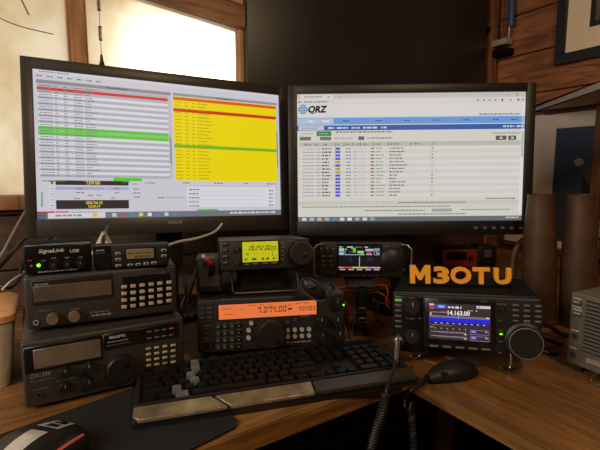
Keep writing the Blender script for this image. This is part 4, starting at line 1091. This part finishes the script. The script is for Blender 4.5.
n = 14; ob.add([A + Vector((.016 * math.cos(6.283 * k / n), -.0003, .0125 * math.sin(6.283 * k / n))) for k in range(n)], [tuple(range(n))], 'picture_pale')
ob.build('painted_shape', f2.e, smooth=False)
# shelf above it: its front edge runs forward from the wall on a slant
za = 1.262; q0 = onz(534, 113, za); q1 = onz(606, 87.5, za)
r0, r1 = RI @ q0, RI @ q1
sh = bpy.data.objects.new('wall_shelf', None); C.objects.link(sh); sh.matrix_world = RM @ Matrix.Translation((WX, r0.y, za)); tag(sh, 'grey edged wall shelf above the framed blue picture', 'shelf')
loc = lambda r: (r.x - WX, r.y - r0.y)
p_a, p_b = loc(r0), loc(r1); ex = (p_b[0] - p_a[0], p_b[1] - p_a[1])
p_c = (p_b[0] + ex[0] * .4, p_b[1] + ex[1] * .4)
MB().prism([(-.002, .02), p_a, p_b, p_c, (-.002, p_c[1])], .0, .021, 'shelf_grey').build('board', sh)
MB().box(-.03, -.002, p_c[1] + .02, -.06, -.014, -.0005, 'back_wood').build('batten', sh)
vb = Dev('wall_batten', 'upright brown batten standing at the right edge of the blue picture', 'batten', RM @ Vector((WX - .062, .838, DESK + .001)), YAW - 90)
vb.e['kind'] = 'structure'; MB().box(0, .03, 0, .02, 0, za - DESK - .004, 'post_wood', .002, 1).build('plank', vb.e)
# blue handled tool hanging by the corner
P = lambda px, py, off=.03: RM @ Vector((WX - off, 0, 0)) 
def onwall(px, py, off):
    n_ = RM.to_3x3() @ Vector((1, 0, 0)); d_ = ray(px, py); return CAM + d_ * ((WX - off - n_ @ CAM) / (n_ @ d_))
tp = onwall(503, 57, .03)
td = Dev('hanging_tool', 'blue handled tool hanging in a small holder on the plank wall near the corner', 'tool', tp, YAW - 90)
tl = lambda px, py, y=0.: (td.p(px, py, y)[0], y, td.p(px, py, y)[1])
MB().tube([tl(511, 26), tl(512, 0), tl(513, -26)], .0105, 'blue_handle', n=18, smooth=False).build('handle', td.e)
MB().tube([tl(508.6, 38), tl(509.5, 25)], .0032, 'steel', n=12).build('shaft', td.e)
x0, _, z0 = tl(494.5, 58); x1, _, z1 = tl(510, 47)
MB().box(x0, x1, -.02, .029, z0, z1, 'black_matte', .006).build('holder', td.e)
x0, _, z0 = tl(495, 48); x1, _, z1 = tl(510, 38)
MB().box(x0, x1, -.022, .02, z0, z1, 'tool_tan', .002).build('clamp', td.e)
MB().tube([tl(503.5, 40), tl(504, 18), tl(506, -5)], .0018, 'cable_black', n=6).tube([tl(500.8, 40), tl(501, 32)], .003, 'cable_black', n=6).build('wire', td.e)
# shell cases
for (px, lab) in ((538, 'tall tapered brown shell case nearest the monitor, in front of the plank wall'), (577, 'tall tapered brown shell case standing behind the grey desk speaker')):
    b0_ = onz(px, 322 if px < 560 else 325, DESK + .0005)
    sc_ = Dev('shell_case', lab, 'shell case', b0_, 0, 0, -2.6, group='brown shell cases')
    MB().lathe([(.038, 0), (.039, .003), (.039, .009), (.036, .011), (.037, .016), (.0368, .08), (.0355, .15), (.033, .21), (.0295, .255), (.0265, .288), (.027, .293), (.0245, .293), (.024, .27), (.025, .2)], 'brass_shell', n=40).build('shell', sc_.e)
# curved wooden piece beside the first shell
hk = Dev('wooden_arch', 'curved brown wooden arch standing left of the first shell case', 'ornament', onz(518, 305, DESK + .0005), 0)
hy = hk.M.translation.y
pts = [hk.l(ony(px, py, hy)) for px, py in ((513.5, 305), (513, 280), (514, 258), (518, 246), (525, 240), (532, 238))]
pts[0].z = .006
MB().tube([p + Vector((0, 0, 0)) for p in pts], .0085, 'hook_wood', n=12).build('arch', hk.e)
MB().box(-.03, .03, -.03, .03, 0, .008, 'hook_wood', .002).build('base', hk.e)
# red faced set at the back
q0 = onz(460, 268, DESK + .001)
rd = Dev('small_radio', 'small red faced radio in the dark behind the orange letters', 'radio', RM @ Vector(((RI @ q0).x, (RI @ q0).y, DESK + .005)), 2)
x0, x1, z0, z1 = rd.r(443, 249.5, 477.5, 266)
z0 = max(z0, .002)
MB().box(x0, x1, .006, .11, 0, z1, 'black_plastic', .004).build('case', rd.e)
MB().box(x0, x1, 0, .008, 0, z1, 'red_face', .003).build('front_panel', rd.e)
a, b2, c_, e_ = rd.r(446, 252, 467, 260); MB().box(a, b2, -.002, .001, c_, e_, 'black_gloss', .001, 1).build('display_window', sub(rd, 'display_bezel'))
rd.knob(470.5, 258, .008, .01)
feet(rd, x1 - x0 - .02, .11, .006, .0045)
bx = Dev('adapter_box', 'small dark box with grey face beside the red faced radio', 'box', RM @ Vector(((RI @ q0).x + .10, (RI @ q0).y - .03, DESK + .001)), 5)
MB().box(-.035, .035, 0, .06, 0, .075, 'black_plastic', .003).build('case', bx.e); MB().box(-.012, .014, -.002, .001, .035, .062, 'print_dim', .001, 1).build('face_plate', bx.e)

# tub at the left edge
tbp = onz(16, 386, DESK + .0005)
tu = Dev('storage_tub', 'pale plastic tub with orange rim at the left edge of the desk', 'tub', tbp, 30)
def rr(x0, x1, y0, y1, r, n=6):
    o = []
    for cx, cy, a in ((x1 - r, y0 + r, -90), (x1 - r, y1 - r, 0), (x0 + r, y1 - r, 90), (x0 + r, y0 + r, 180)):
        for k in range(n + 1): t = D2R(a + 90 * k / n); o.append((cx + r * math.cos(t), cy + r * math.sin(t)))
    return o
HT = .122
def loftring(rings, m, name, par):
    vs = []; fs = []; n = len(rings[0][0])
    for pl_, z_ in rings: vs += [(x, y, z_) for x, y in pl_]
    for i in range(len(rings) - 1):
        for k in range(n): fs.append((i * n + k, i * n + (k + 1) % n, (i + 1) * n + (k + 1) % n, (i + 1) * n + k))
    fs.append(tuple(range(n))[::-1]); fs.append(tuple((len(rings) - 1) * n + k for k in range(n)))
    return MB().add(vs, fs, m).build(name, par)
loftring([(rr(-.16, -.008, 0, .14, .02), 0), (rr(-.165, .003, -.006, .146, .022), HT - .012)], 'tub_cream', 'body', tu.e)
loftring([(rr(-.169, .007, -.010, .150, .024), HT - .013), (rr(-.170, .008, -.011, .151, .025), HT - .003), (rr(-.166, .004, -.007, .147, .022), HT)], 'tub_rim', 'rim', tu.e)

# antenna on the left monitor's top edge
def cable(name, label, pts, r, m, cat='cable', n=8, group=None):
    o = MB().tube(pts, r, m, n=n).build(name); tag(o, label, cat, group); return o
an = Dev('whip_antenna', 'thin whip aerial with two coils standing in front of the window behind the left monitor', 'antenna', ony(101.3, 66, 1.02) + Vector((0, .02, 0)), 0)
ML = [o for o in bpy.data.objects if o.name == 'monitor'][0].matrix_world
x = (ML.inverted() @ ony(101.3, 66, 1.0)).x
bp_ = ML @ Vector((x + .001, .012, SH + .0225)); an.e.location = bp_
MB().lathe([(.0075, -.001), (.0062, .003), (.0035, .014), (.0022, .026)], 'black_plastic', n=18).build('base', an.e)
MB().tube([(0, 0, .024), (0.0, 0, .22)], .0009, 'steel', n=8).build('whip', an.e)
for z_ in (.055, .115): MB().coil([(0, 0, z_), (0, 0, z_ + .014), (0, 0, z_ + .028)], .0028, .0011, 9, 'cable_grey').build('loading_coil', an.e)

# small white triangular card behind the mobile radio
wc = Dev('white_card', 'small white triangular card standing behind the olive display radio', 'card', onz(101, 300, .0) if 0 else RM @ Vector((0, 0, 0)), 0)
wy = .86; zb = ony(101, 246, wy).z
wc.e.matrix_world = Matrix.Translation((ony(101, 246, wy).x, wy, .905)); wc.M = wc.e.matrix_world.copy(); wc.I = wc.M.inverted()
a = wc.p(91, 247); b2 = wc.p(101, 233); c_ = wc.p(113, 246)
# ================================================================= CABLES
G = 'loose cables'
cable('power_cable', 'grey cable rising steeply beside the left edge of the left monitor', [ony(-6, 268, .86), ony(6, 247, .88), ony(15, 230, .92), ony(26, 211, .98)], .0034, 'cable_grey')
cable('power_cable', 'thick black cable curving up to the underside of the left monitor', [ony(-4, 270, .84), ony(10, 255, .88), ony(22, 241, .95), ony(34, 231, 1.02), ony(46, 225, 1.08)], .0044, 'cable_black')
cable('power_cable', 'black cable running along the wall left of the sound interface box', [ony(-5, 282, .8), ony(8, 288, .8), ony(18, 280, .83), ony(24, 262, .86), ony(40, 245, .92), ony(60, 231, 1.0)], .0036, 'cable_black')
cable('thin_cable', 'pale thin cable at the left end behind the sound interface box', [ony(2, 290, .79), ony(10, 282, .8), ony(19, 276, .83), ony(24, 272, .86)], .002, 'cable_white')
cable('power_cable', 'dark cable looping under the left monitor near the white card', [ony(53, 243, .93), ony(57, 237, .97), ony(62, 230, 1.02)], .0022, 'cable_grey')
cable('white_cable', 'white cable arching from the olive display radio up under the left monitor', [ony(166, 246, .80), ony(178, 242, .84), ony(196, 238.5, .88), ony(210, 234, .93), ony(217, 230, .98), ony(222, 224, 1.02)], .0026, 'cable_white')
cable('black_cable', 'black cable draped behind the gap between scanner and orange display radio', [ony(178, 327, .84), ony(183, 312, .83), ony(188, 298, .84), ony(193, 283, .87), ony(196, 268, .92)], .003, 'cable_black')
cable('black_cable', 'thicker black cable looping low between scanner and orange display radio', [ony(184, 277, .9), ony(186, 292, .86), ony(181, 306, .84), ony(186, 318, .83), ony(195, 316, .86)], .0036, 'cable_black')
cable('grey_cable', 'grey cable loop lying between the scanner and the orange display radio', [ony(172, 308, .86), ony(180, 316, .85), ony(189, 319, .84), ony(196, 313, .86)], .0034, 'cable_grey')
reds = [((331, 290, .88), (345, 287, .92), (352, 289, .95), (360, 287, 1.0)), ((331, 296, .86), (342, 291, .9), (352, 292, .95), (358, 294, .98)),
        ((367, 289, .96), (376, 285, .95), (386, 286, .95), (392, 288, .97)), ((367, 294, .96), (377, 292, .95), (386, 297, .94), (389, 303, .92)),
        ((385, 285, .95), (388, 292, .93), (386, 301, .91), (389, 308, .9)), ((340, 297, .88), (346, 303, .87), (349, 310, .87), (351, 314, .87))]
rl = ['red wire running to the post from behind the orange display radio', 'lower red wire under the slim colour screen radio', 'red wire right of the black post under the slim radio', 'red wire bending down right of the black post', 'short red wire dropping behind the left end of the blue spectrum radio', 'red wire hanging by the green light right of the orange display radio']
for pts, l_ in zip(reds, rl): cable('red_wire', l_, [ony(*p) for p in pts], .0014, 'cable_red', n=6)
for pts, l_ in ((((352, 300, .9), (356, 312, .89), (352, 326, .875), (356, 336, .87)), 'black wire hanging left of the black post'), (((372, 296, .95), (378, 306, .93), (376, 318, .9), (384, 326, .9)), 'black wire hanging right of the black post'), (((370, 300, .96), (384, 304, .95), (392, 312, .92)), 'black wire crossing behind the left end of the blue spectrum radio')):
    cable('black_wire', l_, [ony(*p) for p in pts], .0024, 'cable_black')
for k, (pts, l_) in enumerate(((((541, 322, .93), (552, 328, .9), (562, 334, .9), (572, 336, .92)), 'uppermost black cable between the big knob radio and the speaker'), (((540, 338, .86), (552, 341, .85), (561, 344, .86), (568, 344, .9)), 'middle black cable between the big knob radio and the speaker'), (((538, 349, .82), (550, 353, .81), (560, 354, .82), (568, 350, .86)), 'lowest black cable between the big knob radio and the speaker'))):
    cable('black_cable', l_, [ony(*p) for p in pts], .0042, 'cable_black')
cable('black_cable', 'black cable crossing behind the second shell case', [ony(548, 231, 1.25), ony(560, 234, 1.25), ony(580, 237, 1.25), ony(606, 240, 1.25)], .004, 'cable_black')

bpy.data.objects.remove(wc.e)
wcm = MB(); A = ony(90, 249, .80); B = ony(102, 231.5, .80); Cc = ony(116, 248, .80)
zsc = .905
A.z = Cc.z = zsc
wcm.add([A, Cc, B, A + Vector((.01, .03, 0)), Cc + Vector((-.01, .03, 0)), B + Vector((0, .012, 0))], [(0, 1, 2), (5, 4, 3), (0, 3, 4, 1), (1, 4, 5, 2), (2, 5, 3, 0)], 'card_white')
o = wcm.build('white_bracket', smooth=False); tag(o, 'small white triangular bracket behind the olive display radio', 'bracket')
cable('black_cable', 'black cable in front of the white triangular bracket', [ony(102.5, 250, .785), ony(103, 242, .785), ony(105, 233, .82), ony(108, 226, .9)], .0036, 'cable_black')

# ================================================================= LIGHT
w = bpy.data.worlds.new('World'); bpy.context.scene.world = w; w.use_nodes = True
bg = w.node_tree.nodes['Background']; bg.inputs['Color'].default_value = (1, .91, .74, 1); bg.inputs['Strength'].default_value = .80
def light(kind, name, loc, energy, col, **k):
    l = bpy.data.lights.new(name, kind); l.energy = energy; l.color = col
    for a, b2 in k.items(): setattr(l, a, b2)
    o = bpy.data.objects.new(name, l); C.objects.link(o); o.location = loc; return o
sun = light('SUN', 'sun', (0, 4, 4), .42, (1, .9, .72), angle=D2R(2.5))
sd_ = Vector((.298, -.945, -.135)); sun.rotation_euler = sd_.to_track_quat('-Z', 'Y').to_euler()
lamp = light('POINT', 'ceiling_lamp', (.5, -.3, 1.85), 27, (1, .70, .40), shadow_soft_size=.08)
fill = light('AREA', 'side_fill_light', (-1.25, -.35, 1.55), 19, (1, .90, .78), size=.8)  # added fill lamp, the left wall has no window
fill.rotation_euler = (Vector((-.1, .9, .85)) - fill.location).to_track_quat('-Z', 'Y').to_euler()

cam = bpy.data.cameras.new('camera'); co = bpy.data.objects.new('camera', cam); C.objects.link(co)
co.location = CAM; co.rotation_euler = (math.pi / 2 - PITCH, 0, 0); cam.lens = FPX / 600 * 36; cam.sensor_width = 36; cam.clip_start = .02
sc = bpy.context.scene; sc.camera = co
sc.view_settings.view_transform = 'Standard'; sc.view_settings.look = 'None'; sc.view_settings.gamma = 1; sc.view_settings.exposure = 0; sc.view_settings.use_curve_mapping = False
sc.cycles.use_denoising = True; sc.cycles.max_bounces = 8; sc.cycles.sample_clamp_indirect = 4
